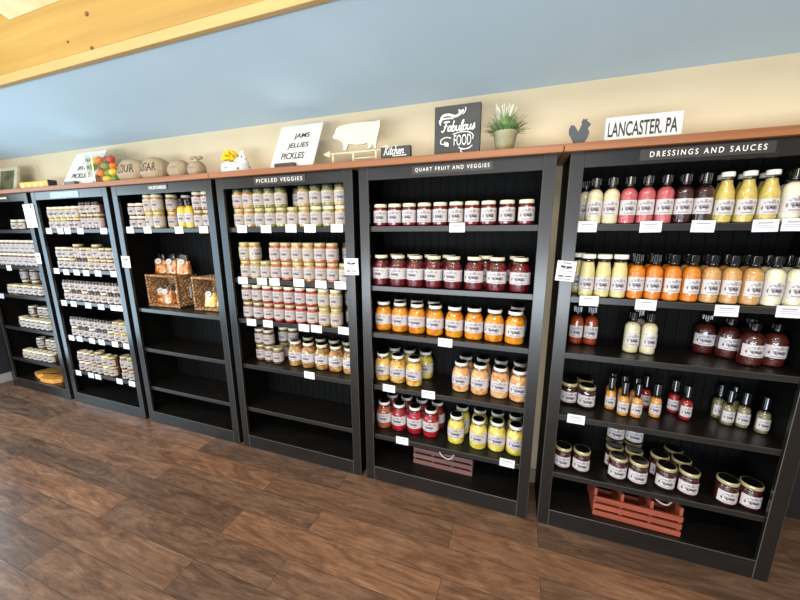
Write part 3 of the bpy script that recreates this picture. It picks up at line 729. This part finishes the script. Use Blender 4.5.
def bag_mesh(w, d, h, top):
    """soft bag: full at the foot, gathered towards the top"""
    b = MB(); n = 18; rings = 12; vs = []; fs = []
    for i in range(rings+1):
        t = i/rings; k = (1-.55*t**2.2) if top else (1-.16*t); kd = (1-.86*t**1.7) if top else (1-.25*t)
        for j in range(n):
            a = 2*PI*j/n; cx = abs(math.cos(a))**.6*math.copysign(1, math.cos(a)); cy = abs(math.sin(a))**.6*math.copysign(1, math.sin(a))
            wr = 1+.05*math.sin(5*a+i*1.7)
            vs.append((cx*w/2*k*wr*(.9 if i == 0 else 1), cy*d/2*max(kd, .08)*wr*(.9 if i == 0 else 1), h*t))
    for i in range(rings):
        for j in range(n):
            j2 = (j+1) % n; fs.append((i*n+j, i*n+j2, (i+1)*n+j2, (i+1)*n+j))
    fs.append(list(range(n))[::-1]); fs.append([rings*n+j for j in range(n)])
    b.add(vs, fs, 0, True); return b
def oval(w, h):
    b = MB(); n = 20
    b.add([(w/2*math.cos(2*PI*k/n), y, h/2*math.sin(2*PI*k/n)) for y in (0, .001) for k in range(n)],
          [list(range(n)), list(range(n, 2*n))[::-1]]+[(k, k+n, (k+1) % n+n, (k+1) % n) for k in range(n)])
    b.box(-w*.3, w*.3, -.0004, .0002, h*.05, h*.17, 1); b.box(-w*.22, w*.22, -.0004, .0002, -h*.2, -h*.1, 1)
    return b.mesh('oval_label', [M['label'], M['grey_ink']])
bagm = bag_mesh(.124, .076, .172, True).mesh('snack_bag', M['film']); fillm = bag_mesh(.116, .066, .112, False).mesh('contents', M['pretzel'])
filln = bag_mesh(.116, .066, .112, False).mesh('contents', M['noodle']); ov = oval(.062, .046)
def bag(x, y, z, rz, lab, fill=None, lean=-.10):
    t = tag(link('snack_bag', bagm, None, (x, y, z), (lean, 0, rz)), lab, 'bag', 'clear bags of snacks')
    link('contents', fill or fillm, t, (0, 0, .002)); link('oval_label', ov, t, (0, -.034, .108), (-.20, 0, 0))
ZB = SH[2]+.001+.262+.0075
for i, (x, y) in enumerate(((-3.046, .190), (-2.918, .188), (-2.792, .192))):
    bag(x, y, ZB, (.15, .05, .25)[i], ('leftmost', 'middle', 'rightmost')[i]+' orange snack bag standing on top of the wicker basket', lean=-.03)
bag(-2.90, .255, ZB, .1, 'orange snack bag behind the other three on the basket top', lean=0)
for i, (x, y) in enumerate(((-3.062, .178), (-2.965, .150), (-2.868, .190))):
    bag(x, y, SH[2]+.0205, (.1, 0, -.1)[i], ('leftmost', 'middle', 'rightmost')[i]+' orange snack bag lying inside the open wicker basket', lean=-.08)
bag(-2.520, .178, SH[2]+.0205, .05, 'yellow snack bag inside the partly hidden wicker basket', filln)
bag(-2.410, .196, SH[2]+.0205, .05, 'second yellow snack bag, right, inside the partly hidden wicker basket', filln)

# ------------------------------------------------------------------ crates
def crate(x, y, rz, w, d, h, mat, lab, rope, name='slatted_crate', DV=1.38):
    t = tag(empty(name, (x, y, BR+.0005), (0, 0, rz)), lab, 'crate', 'small slatted wooden crates')
    sh = h*.245; gap = (h-3*sh)/2
    for yy in (0, d-.012):
        for i in range(3):
            b = MB(); z = i*(sh+gap); b.box(0, w, yy, yy+.012, z, z+sh, 0, .0015); b.build('slat', mat, t)
    for xx in (0.0005, w-.0145, w/3-.007, 2*w/3-.007):
        b = MB(); b.box(xx, xx+.014, .0125, d-.0125, .004, h*DV, 0, .0015); b.build('divider', mat, t)
    b = MB(); b.box(.015, w-.015, .0125, d-.0125, .001, .008); b.build('bottom_board', mat, t)
    if rope:
        b = MB(); pts = [Vector(p) for p in rope]; c = []
        for i in range(13):
            u = i/12*(len(pts)-1); k = min(int(u), len(pts)-2); q = u-k
            p0, p1, p2, p3 = pts[max(k-1, 0)], pts[k], pts[k+1], pts[min(k+2, len(pts)-1)]
            c.append(.5*((2*p1)+(p2-p0)*q+(2*p0-5*p1+4*p2-p3)*q*q+(3*p1-p0-3*p2+p3)*q**3))
        b.tube(c, .0042, 8); b.build('rope_handle', M['rope'], t)
    return t
crate(.281, .046, -.035, .398, .20, .116, M['crate_red'], 'red slatted wooden crate with dividers on the dressings bookcase floor',
      [(.28, .10, .150), (.30, .06, .138), (.34, .05, .132), (.375, .08, .148)])
crate(-.786, .122, -.012, .396, .170, .118, M['crate_mauve'], 'mauve brown slatted crate with white rope under the yellow jars',
      [(.170, .03, .150), (.185, -.006, .126), (.225, -.012, .098), (.262, -.006, .104), (.285, .03, .150)])
# flat yellow box on the floor of the end bookcase
def yellow_box():
    b = MB(); o = [(-5.16, .095), (-5.02, .060), (-4.985, .085), (-4.925, .070), (-4.91, .030), (-4.80, .026), (-4.70, .04), (-4.66, .09), (-4.69, .235), (-5.14, .245)]
    vs = [(x, y, z) for z in (BR+.0005, BR+.045) for x, y in o]; n = len(o)
    b.add(vs, [list(range(n))[::-1], list(range(n, 2*n))]+[(i, (i+1) % n, (i+1) % n+n, i+n) for i in range(n)])
    zt = BR+.0453
    for pts in ([(-5.03, .11), (-4.90, .15), (-4.80, .16), (-4.80, .145), (-4.89, .132), (-5.03, .095)], [(-4.93, .20), (-4.86, .215), (-4.77, .20), (-4.77, .185), (-4.86, .195), (-4.93, .185)],
                [(-4.88, .09), (-4.84, .20), (-4.825, .20), (-4.865, .09)], [(-4.79, .09), (-4.75, .19), (-4.735, .19), (-4.77, .09)]):
        b.add([(x, y, zt) for x, y in pts], [list(range(len(pts)))], 1)
    tag(b.build('cardboard_box', [noisy('orange_yellow_card', (216, 146, 62), (226, 160, 78), 8, .5), M['ink']]),
        'flat orange yellow cardboard box with black print on the end bookcase floor', 'box')
yellow_box()

# ------------------------------------------------------------------ things on the top board
ZT = TOP+.0005
def sign(name, x, y, w, h, lean, th, mat, lab, cat='sign', rz=0):
    t = tag(empty(name, (x, y, ZT+.002), (-lean, 0, rz)), lab, cat)
    b = MB(); b.box(-w/2, w/2, 0, th, 0, h, 0, .001); b.build('board', mat, t); return t
M['sign_white'] = new_mat('matt_white_board', (212, 211, 202), .6)
M['sign_dark'] = noisy('charcoal_chalkboard', (50, 50, 50), (58, 58, 57), 14, .6)
for x, w, which, where in ((-1.551, .313, 'right', 'above the pickled veggies bookcase'), (-3.655, .394, 'left', 'behind the glass fruit container')):
    t = sign('leaning_sign', x, .018, w, .318, .482, .008, M['sign_white'], 'white leaning board reading jams jellies pickles '+where)
    for i, (tx, tw, dx) in enumerate((('JAMS', .112, .022), ('JELLIES', .152, .012), ('PICKLES', .166, -.008))):
        lettering(tx, M['ink'], tw*w/.313, .046, t, (dx, -.001, .228-.072*i), offset=.010)
    b = MB(); b.box(x-.090, x+.052, -.022, .010, ZT, ZT+.022, 0, .002)
    tag(b.build('sign_foot', M['plaque']), f'small dark block at the foot of the {which} jams jellies pickles board', 'sign holder')
t = sign('place_sign', .277, .035, .286, .106, .076, .012, M['sign_white'], 'small white sign reading Lancaster, PA on the top board')
lettering('LANCASTER. PA', M['ink'], .258, .062, t, (-.003, -.001, .053), offset=.014)
# box sign: fabulous food
def stroke(b, pts, r, n=10):
    P = [Vector((x, 0, z)) for x, z in pts]; c = []
    for i in range(n*(len(P)-1)+1):
        u = i/n; k = min(int(u), len(P)-2); q = u-k
        p0, p1, p2, p3 = P[max(k-1, 0)], P[k], P[k+1], P[min(k+2, len(P)-1)]
        c.append(.5*((2*p1)+(p2-p0)*q+(2*p0-5*p1+4*p2-p3)*q*q+(3*p1-p0-3*p2+p3)*q**3))
    for i in range(len(c)-1):
        d = (c[i+1]-c[i]); 
        if d.length < 1e-7: continue
        d.normalize(); nn = Vector((-d.z, 0, d.x))*r
        a0, a1 = c[i]-d*r*.3, c[i+1]+d*r*.3
        k = getattr(b, 'k', 0); b.k = k+1; dy = Vector((0, -4e-6*k, 0))
        b.add([a0+nn+dy, a0-nn+dy, a1-nn+dy, a1+nn+dy], [(0, 1, 2, 3)])
t = sign('box_sign', -.536, .037, .234, .238, 0, .035, M['sign_dark'], 'black square box sign with white script reading fabulous food', rz=0)
def script(b, word, x, z, s, r):
    """connected hand lettering, one stroke list per letter, width in units of x-height"""
    G = {'F': (1.1, [[(.1,1.7),(.5,1.85),(1.25,1.8)], [(.65,1.8),(.55,1),(.4,.2),(.1,-.05),(-.05,.2)], [(.3,.95),(.95,1.0)]]),
         'K': (1.15, [[(.45,1.8),(.4,1),(.3,.1),(.05,0)], [(1.2,1.8),(.8,1.3),(.42,.9)], [(.45,.9),(.8,.5),(1.0,0),(1.2,.1)]]),
         'a': (.85, [[(.7,.85),(.35,1),(.08,.6),(.2,.05),(.5,.2),(.7,.9),(.66,.15),(.9,.1)]]),
         'b': (.8, [[(.2,1.9),(.12,1),(.15,.1),(.45,0),(.7,.45),(.5,.9),(.18,.6)]]),
         'u': (.9, [[(.05,.95),(.1,.2),(.35,0),(.62,.3),(.7,.95)], [(.7,.95),(.68,.15),(.9,.1)]]),
         'l': (.5, [[(.1,.3),(.4,1.3),(.35,1.9),(.15,1.5),(.15,.2),(.35,0),(.5,.15)]]),
         'o': (.8, [[(.4,1),(.08,.6),(.2,.05),(.55,.1),(.7,.6),(.4,1),(.62,.8),(.85,.85)]]),
         's': (.65, [[(.05,.1),(.3,.6),(.42,1.05),(.5,.7),(.6,.3),(.35,0),(.1,.1)]]),
         'i': (.4, [[(.15,.95),(.1,.2),(.25,0),(.45,.2)], [(.2,1.3),(.22,1.38)]]),
         't': (.5, [[(.25,1.6),(.15,.3),(.3,0),(.5,.2)], [(0,1.05),(.5,1.1)]]),
         'c': (.65, [[(.55,.85),(.3,1),(.06,.5),(.25,0),(.65,.25)]]),
         'h': (.85, [[(.2,1.9),(.12,1),(.08,0)], [(.1,.5),(.35,1),(.55,.8),(.55,.1),(.85,.15)]]),
         'e': (.65, [[(.1,.45),(.45,.6),(.4,.98),(.12,.8),(.1,.2),(.35,0),(.65,.25)]]),
         'n': (.85, [[(.08,.95),(.08,0)], [(.1,.5),(.35,1),(.55,.8),(.55,.1),(.85,.15)]])}
    for ch in word:
        w, st = G[ch]
        for p in st: stroke(b, [(x+(px+pz*.18)*s, z+pz*s) for px, pz in p], r)
        x += w*s*1.02
    return x
b = MB(); script(b, 'Fabulous', -.078, .116, .0252, .0027)
b2 = MB()
stroke(b2, [(-.085, .165), (-.075, .190), (-.045, .195), (-.010, .185), (.015, .195), (.03, .21)], .0055); stroke(b2, [(-.085, .150), (-.09, .17), (-.06, .178), (-.02, .176)], .003)
stroke(b2, [(.012, .19), (.008, .212), (.02, .205)], .0018); stroke(b2, [(.03, .19), (.042, .21), (.04, .222)], .0018)
stroke(b2, [(-.03, .083), (-.055, .088), (-.08, .078), (-.082, .060), (-.066, .056), (-.06, .068)], .0022); stroke(b2, [(-.058, .046), (-.05, .062), (-.044, .046), (-.06, .055), (-.042, .056)], .003)
stroke(b2, [(.012, .036), (.03, .026), (.06, .028), (.08, .040)], .0022); stroke(b2, [(.03, .03), (.022, .016), (.034, .01)], .002); stroke(b2, [(-.02, .10), (.02, .108), (.06, .105), (.082, .09), (.082, .07)], .0018)
b.build('lettering', M['letter'], t, (0, -.0012, 0)); b2.build('swirls', M['letter'], t, (0, -.0012, 0))
lettering('FOOD', M['letter'], .088, .052, t, (.030, -.0016, .070), offset=-.004)
t = sign('box_sign', -.862, .006, .170, .062, 0, .03, M['sign_dark'], 'small black block sign with white script reading kitchen')
b = MB(); script(b, 'Kitchen', -.070, .022, .0235, .0019); b.build('lettering', M['letter'], t, (0, -.0012, 0))
b = MB()
for i in range(9): b.box(-.015+.009*i, -.009+.009*i, -.0012, 0, .012, .017)
b.build('fine_print', M['letter'], t)
# pig on a weathervane stand
def pig():
    t = tag(empty('pig_weathervane', (-1.150, .10, ZT)), 'milky white pig cutout standing on a pale arrow stand', 'ornament')
    k = .00080
    o = [(155,255),(172,225),(190,170),(215,150),(330,126),(430,118),(500,120),(520,112),(540,104),(538,180),(526,230),(512,300),(506,372),(494,374),(486,340),(478,336),(462,372),(440,380),(446,345),(438,318),(400,332),(345,336),(292,322),(276,350),(264,388),(238,386),(246,350),(236,312),(204,284),(166,270)]
    def cv(x, y): return ((x-335)*k, (540-y)*.00056-(x-335)*.00056*.088)
    b = MB(); b.prism([cv(*p) for p in o], -.006, .006); b.build('pig', noisy('milky_white_enamel', (204, 200, 182), (196, 192, 174), 10, .45), t)
    m = new_mat('pale_cream_metal', (226, 208, 170), .5)
    zb = cv(335, 398)[1]
    b = MB(); b.tube([(-.185, 0, zb-.004), (.19, 0, zb-.004)], .005, 8); b.prism([(-.215, zb-.004), (-.17, zb+.014), (-.17, zb-.022)], -.004, .004)
    b.prism([(.17, zb+.010), (.215, zb+.018), (.205, zb-.004), (.215, zb-.026), (.17, zb-.018)], -.004, .004); b.build('arrow', m, t)
    for x in (-.15, -.012, .135):
        b = MB(); b.tube([(x, 0, .006), (x, 0, zb)], .006, 8); b.build('post', m, t)
    b = MB(); b.box(-.165, .150, -.03, .03, 0, .008, 0, .002); b.build('base', m, t)
    b = MB(); b.tube([(-.012, 0, .04), (.135, 0, .04)], .004, 8); b.build('crossbar', m, t)
pig()
# rooster
def rooster():
    k = .00068; o = [(82,234),(86,218),(66,196),(48,172),(46,150),(56,136),(74,136),(90,150),(100,164),(112,146),(120,126),(118,116),(126,104),(136,110),(148,102),(150,116),(168,124),(172,132),(162,138),(158,150),(168,166),(160,190),(146,208),(122,220),(104,224),(98,234)]
    b = MB(); b.prism([((x-110)*k*1.05, (234-y)*k*1.42-(x-90)*k*.12+.004) for x, y in o], -.005, .005); b.box(-.03, .02, -.02, .02, 0, .006, 0, .001)
    tag(b.build('rooster_silhouette', new_mat('slate_grey_metal', (62, 66, 70), .5), None, (.036, .085, ZT)), 'dark grey rooster silhouette left of the Lancaster sign', 'ornament')
rooster()
# potted plant
def plant():
    t = tag(empty('potted_plant', (-.302, .125, ZT)), 'green bushy plant with pale tips in a mossy metal pot', 'plant')
    b = MB(); b.lathe([(.036, 0), (.040, .003), (.058, .098), (.062, .102), (.062, .110), (.056, .111), (.054, .10), (.002, .098)], 28)
    b.build('pot', noisy('mossy_galvanised_metal', (166, 162, 136), (148, 140, 84), 13, .6), t)
    rnd = random.Random(3); leaf = MB(); tip = MB()
    for i in range(330):
        a = rnd.uniform(0, 2*PI); el = rnd.uniform(.3, 1.45); L = rnd.uniform(.055, .122)*(1.1 if el > 1 else .95); r0 = rnd.uniform(0, .042)
        p = Vector((r0*math.cos(a), r0*math.sin(a), .100)); d = Vector((math.cos(a)*math.cos(el), math.sin(a)*math.cos(el)*.75, math.sin(el)))
        sd = d.cross(Vector((0, 0, 1))).normalized()*rnd.uniform(.0025, .0045); n = 5; vs = []
        for q in range(n+1):
            u = q/n; c = p+d*L*u+Vector((0, 0, -.018*u*u*L/.09)); wd = sd*(math.sin(PI*min(.95, .12+u*.85))); up = d.cross(sd).normalized()*.0012
            vs += [c+wd, c+up, c-wd]
        fs = []
        for q in range(n):
            for e in (0, 1): fs.append((q*3+e, q*3+e+1, q*3+e+4, q*3+e+3))
        leaf.add(vs, fs, 0, True)
    for i in range(26):
        a = rnd.uniform(0, 2*PI); el = rnd.uniform(.75, 1.5); p = Vector((0, 0, .13)); d = Vector((math.cos(a)*math.cos(el), math.sin(a)*math.cos(el)*.7, math.sin(el)))
        L = rnd.uniform(.08, .125); leaf.tube([p, p+d*L*.5, p+d*L], .0014, 5)
        for q in range(7): tip.ellipsoid(p+d*(L*(.55+.075*q)), (.0055-.0004*q, .0055-.0004*q, .006), 7, 5)
    leaf.build('foliage', noisy('soft_green_leaf', (92, 128, 72), (138, 164, 104), 30, .6), t)
    tip.build('flower_spikes', noisy('pale_green_white_flower', (206, 208, 180), (226, 222, 200), 40, .6), t)
plant()
# flour sacks
M['burlap'] = noisy('beige_burlap', (172, 152, 122), (150, 132, 104), 70, .85, bump=.3)
def sack(x, w, h, d, word, lab, tied=False, y=.13):
    b = MB()
    def fn(p, dv):
        s = 1+.04*math.sin(7*dv.x+3*dv.z)+.03*math.sin(11*dv.y+5*dv.x)
        z = p.z
        if dv.z < -.55: z = 0
        return Vector((p.x*s, p.y*s, max(z, 0)))
    def sq(v): return math.copysign(abs(v)**.72, v)
    b.ellipsoid((0, 0, h*.46), (w/2, d/2, h*.54), 28, 18, 0, lambda p, dv: fn(Vector((w/2*sq(dv.x), d/2*sq(dv.y), h*.46+h*.54*(dv.z if dv.z > 0 else dv.z*1.0))), dv))
    me = b.mesh('flour_sack', M['burlap']); o = link('flour_sack', me, None, (x, y, ZT)); tag(o, lab, 'sack', 'burlap sacks on the top board')
    if tied:
        q = MB(); q.lathe([(w*.16, h*.93), (w*.13, h*1.0), (w*.20, h*1.12), (w*.30, h*1.22), (w*.26, h*1.23), (w*.02, h*1.1)], 14)
        for s in (-1, 1): q.ellipsoid((s*w*.34, 0, h*1.16), (w*.20, d*.16, h*.10), 10, 7)
        q.build('gathered_neck', M['burlap'], o)
        q = MB(); q.tube([(w*.15*math.cos(a*PI/8), w*.15*math.sin(a*PI/8), h*1.0) for a in range(17)], .004, 6); q.build('string', M['rope'], o)
    if word:
        tm = text_mesh(word, M['ink'], w*.74, h*.34, 0, offset=.006)
    else:
        q = MB()
        for i in range(6): q.box(-w*.26+i*w*.088, -w*.20+i*w*.088, -.0002, 0, -h*.06+h*.03*(i % 2), h*.05); 
        tm = q.mesh('lettering', M['grey_ink'])
    bm = bmesh.new(); bm.from_mesh(tm); bmesh.ops.subdivide_edges(bm, edges=[e for e in bm.edges if e.calc_length() > .012], cuts=2); bm.to_mesh(tm); bm.free()
    bv = BVHTree.FromPolygons([v.co for v in me.vertices], [list(p.vertices) for p in me.polygons])
    for v in tm.vertices:
        hit = bv.ray_cast(Vector((v.co.x, -1, v.co.z+h*.55)), Vector((0, 1, 0)))[0]
        v.co = (v.co.x, (hit.y if hit else 0)-.0012, v.co.z+h*.55)
    tm.update(); link('lettering', tm, o)
sack(-3.118, .262, .178, .16, 'FLOUR', 'wide beige burlap sack lettered flour, next to the fruit container')
sack(-2.866, .226, .172, .16, 'SUGAR', 'wide beige burlap sack lettered sugar, second from the fruit container')
sack(-2.612, .158, .138, .14, '', 'low burlap sack with faint print between sugar sack and tied sack')
sack(-2.446, .112, .122, .11, '', 'small burlap sack tied at the neck with flared ears', True)
# hen planter with yellow flowers
def hen():
    m = new_mat('white_ceramic_with_grey_flecks', (238, 236, 232), .25); tt = NT(m)
    v = tt.n('ShaderNodeTexVoronoi'); v.inputs['Scale'].default_value = 26; tt.l(tt.coords(), v.inputs['Vector'])
    tt.l(tt.ramp(v.outputs['Distance'], [(.0, (92, 96, 104)), (.20, (104, 108, 116)), (.24, (238, 236, 232)), (1, (240, 238, 234))]), tt.b.inputs['Base Color'])
    t = tag(empty('hen_planter', (-2.075, .125, ZT)), 'white ceramic hen planter with grey flecks on the top board', 'planter')
    b = MB(); b.lathe([(.085, 0), (.095, .006), (.100, .03), (.094, .060), (.086, .072), (.080, .072), (.078, .05), (.002, .045)], 28)
    b.ellipsoid((.045, 0, .075), (.050, .045, .042), 18, 12); b.ellipsoid((.060, 0, .112), (.026, .026, .036), 16, 12)
    b.build('body', m, t, rot=(0, 0, 0))
    b = MB(); b.prism([(.082, .118), (.100, .110), (.083, .104)], -.006, .006); b.build('beak', new_mat('pale_yellow_beak', (220, 190, 110), .4), t)
    b = MB()
    for i in range(3): b.ellipsoid((.046+.012*i, 0, .148), (.008, .005, .010), 8, 6)
    b.build('comb', new_mat('pale_grey_comb', (206, 200, 196), .4), t)
    b = MB(); rnd = random.Random(5)
    for i in range(60):
        a = rnd.uniform(0, 2*PI); e = rnd.uniform(-.3, 1.5); c = Vector((.050*math.cos(a)*math.cos(e), .044*math.sin(a)*math.cos(e), .046*math.sin(e)))
        b.ellipsoid(c, (.014, .014, .012), 7, 5)
    for i in range(3): b.tube([(.01*i-.01, 0, -.01), (.012*i-.012, 0, -.06)], .002, 5, 1)
    o = b.build('flower_bunch', [noisy('bright_yellow_petals', (240, 206, 14), (222, 176, 6), 60, .6), new_mat('flower_stem', (96, 124, 60), .6)], None, (-2.115, .118, ZT+.108))
    tag(o, 'round bunch of bright yellow flowers in the hen planter', 'flowers')
hen()
# glass container of fruit
def fruit():
    t = tag(empty('fruit_container', (-3.390, .085, ZT), (0, 0, 0)), 'tall clear glass container filled with colourful fruit', 'container')
    b = MB(); w, d, h, th = .31, .085, .222, .003
    b.box(-w/2, w/2, -d/2, d/2, 0, th); b.box(-w/2, w/2, -d/2, -d/2+th, th, h); b.box(-w/2, w/2, d/2-th, d/2, th, h)
    b.box(-w/2, -w/2+th, -d/2+th, d/2-th, th, h); b.box(w/2-th, w/2, -d/2+th, d/2-th, th, h); b.build('glass', M['glass'], t)
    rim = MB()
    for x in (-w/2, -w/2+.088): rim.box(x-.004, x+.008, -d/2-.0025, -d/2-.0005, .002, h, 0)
    rim.build('bright_edge', new_mat('white_edge_line', (240, 236, 232), .3), t)  # white strips laid along the front of the glass
    cols = {'orange': (236, 120, 20), 'lemon': (232, 204, 40), 'lime': (112, 148, 48), 'plum': (122, 40, 70), 'apple': (190, 48, 40)}
    for k, c in cols.items(): M['fruit_'+k] = noisy('skin_of_'+k, c, tuple(min(255, int(v*1.1)) for v in c), 40, .35, bump=.1)
    grid = [['orange', 'plum', 'lemon', 'lime'], ['apple', 'orange', 'lime', 'lemon'], ['lime', 'plum', 'lime', 'orange'], ['lemon', 'orange', 'plum', 'apple']]
    pos = ['lowest layer', 'second layer', 'third layer', 'top layer']
    R = .0300; cols4 = ['far left', 'left of centre', 'right of centre', 'far right']
    for r, row in enumerate(grid):
        for q, f in enumerate(row):
            b = MB()
            if f in ('lemon', 'lime'): b.ellipsoid((0, 0, 0), (R*1.12, R*.95, R*.95), 16, 10); b.ellipsoid((R*1.08, 0, 0), (R*.2, R*.2, R*.2), 8, 6)
            else: b.ellipsoid((0, 0, 0), (R, R, R*.97), 16, 10)
            x = -3.390-.108+.072*q+(.004 if r % 2 else -.004); yy = .085-.008+(.016 if (q+r) % 2 else 0)
            o = b.build(f, M['fruit_'+f], None, (x, yy, ZT+.004+R+.0500*r), (0, 0, random.uniform(0, 3)))
            tag(o, f'{f} in the {pos[r]}, {cols4[q]}, inside the glass fruit container', 'fruit', 'fruit inside the glass container')
fruit()
# yellow box tray and framed picture at the far end
def far_end():
    my = noisy('yellow_painted_wood', (214, 170, 54), (226, 186, 74), 12, .5)
    t = tag(empty('yellow_crate', (-4.335, .085, ZT)), 'low yellow wooden box with four pale round marks on front', 'box')
    b = MB(); w, d, h = .44, .060, .064
    b.box(-w/2, w/2, -d/2, -d/2+.01, 0, h, 0, .001); b.box(-w/2, w/2, d/2-.01, d/2, 0, h, 0, .001); b.box(-w/2, -w/2+.01, -d/2+.01, d/2-.01, 0, h); b.box(-w/2+.01, w/2-.01, -d/2+.01, d/2-.01, 0, .008)
    b.build('box_body', my, t)
    b = MB(); b.box(w/2-.010, w/2+.002, -d/2, d/2, 0, h+.006, 0, .001); b.build('dark_end', M['plaque'], t)
    b = MB(); b.box(-w/2+.012, w/2-.012, -d/2+.012, d/2-.012, .050, .066); b.build('contents', noisy('dark_brown_tops', (84, 62, 30), (150, 112, 44), 60, .6), t)
    for i in range(4):
        b = MB(); n = 16; b.add([(.024*math.cos(2*PI*k/n), 0, .020*math.sin(2*PI*k/n)) for k in range(n)], [list(range(n))]); b.build('round_mark', new_mat('pale_yellow_print', (238, 216, 150), .5), t, (-.17+.095*i, -d/2-.0006, .031))
    t = tag(empty('framed_picture', (-5.02, .14, ZT), (-.22, 0, 0)), 'dark green landscape picture in a pale frame at the far end', 'picture')
    b = MB(); w, h = .34, .255
    for x0, x1, z0, z1 in ((-w/2, w/2, 0, .03), (-w/2, w/2, h-.03, h), (-w/2, -w/2+.035, .03, h-.03), (w/2-.05, w/2, .03, h-.03)): b.box(x0, x1, 0, .02, z0, z1, 0, .002)
    b.build('frame', noisy('pale_taupe_frame', (196, 182, 152), (184, 168, 138), 14, .6), t)
    b = MB(); b.box(-w/2+.035, w/2-.05, .008, .018, .03, h-.03); b.build('canvas', noisy('dark_green_painting', (46, 50, 34), (104, 108, 78), 9, .5), t)
far_end()
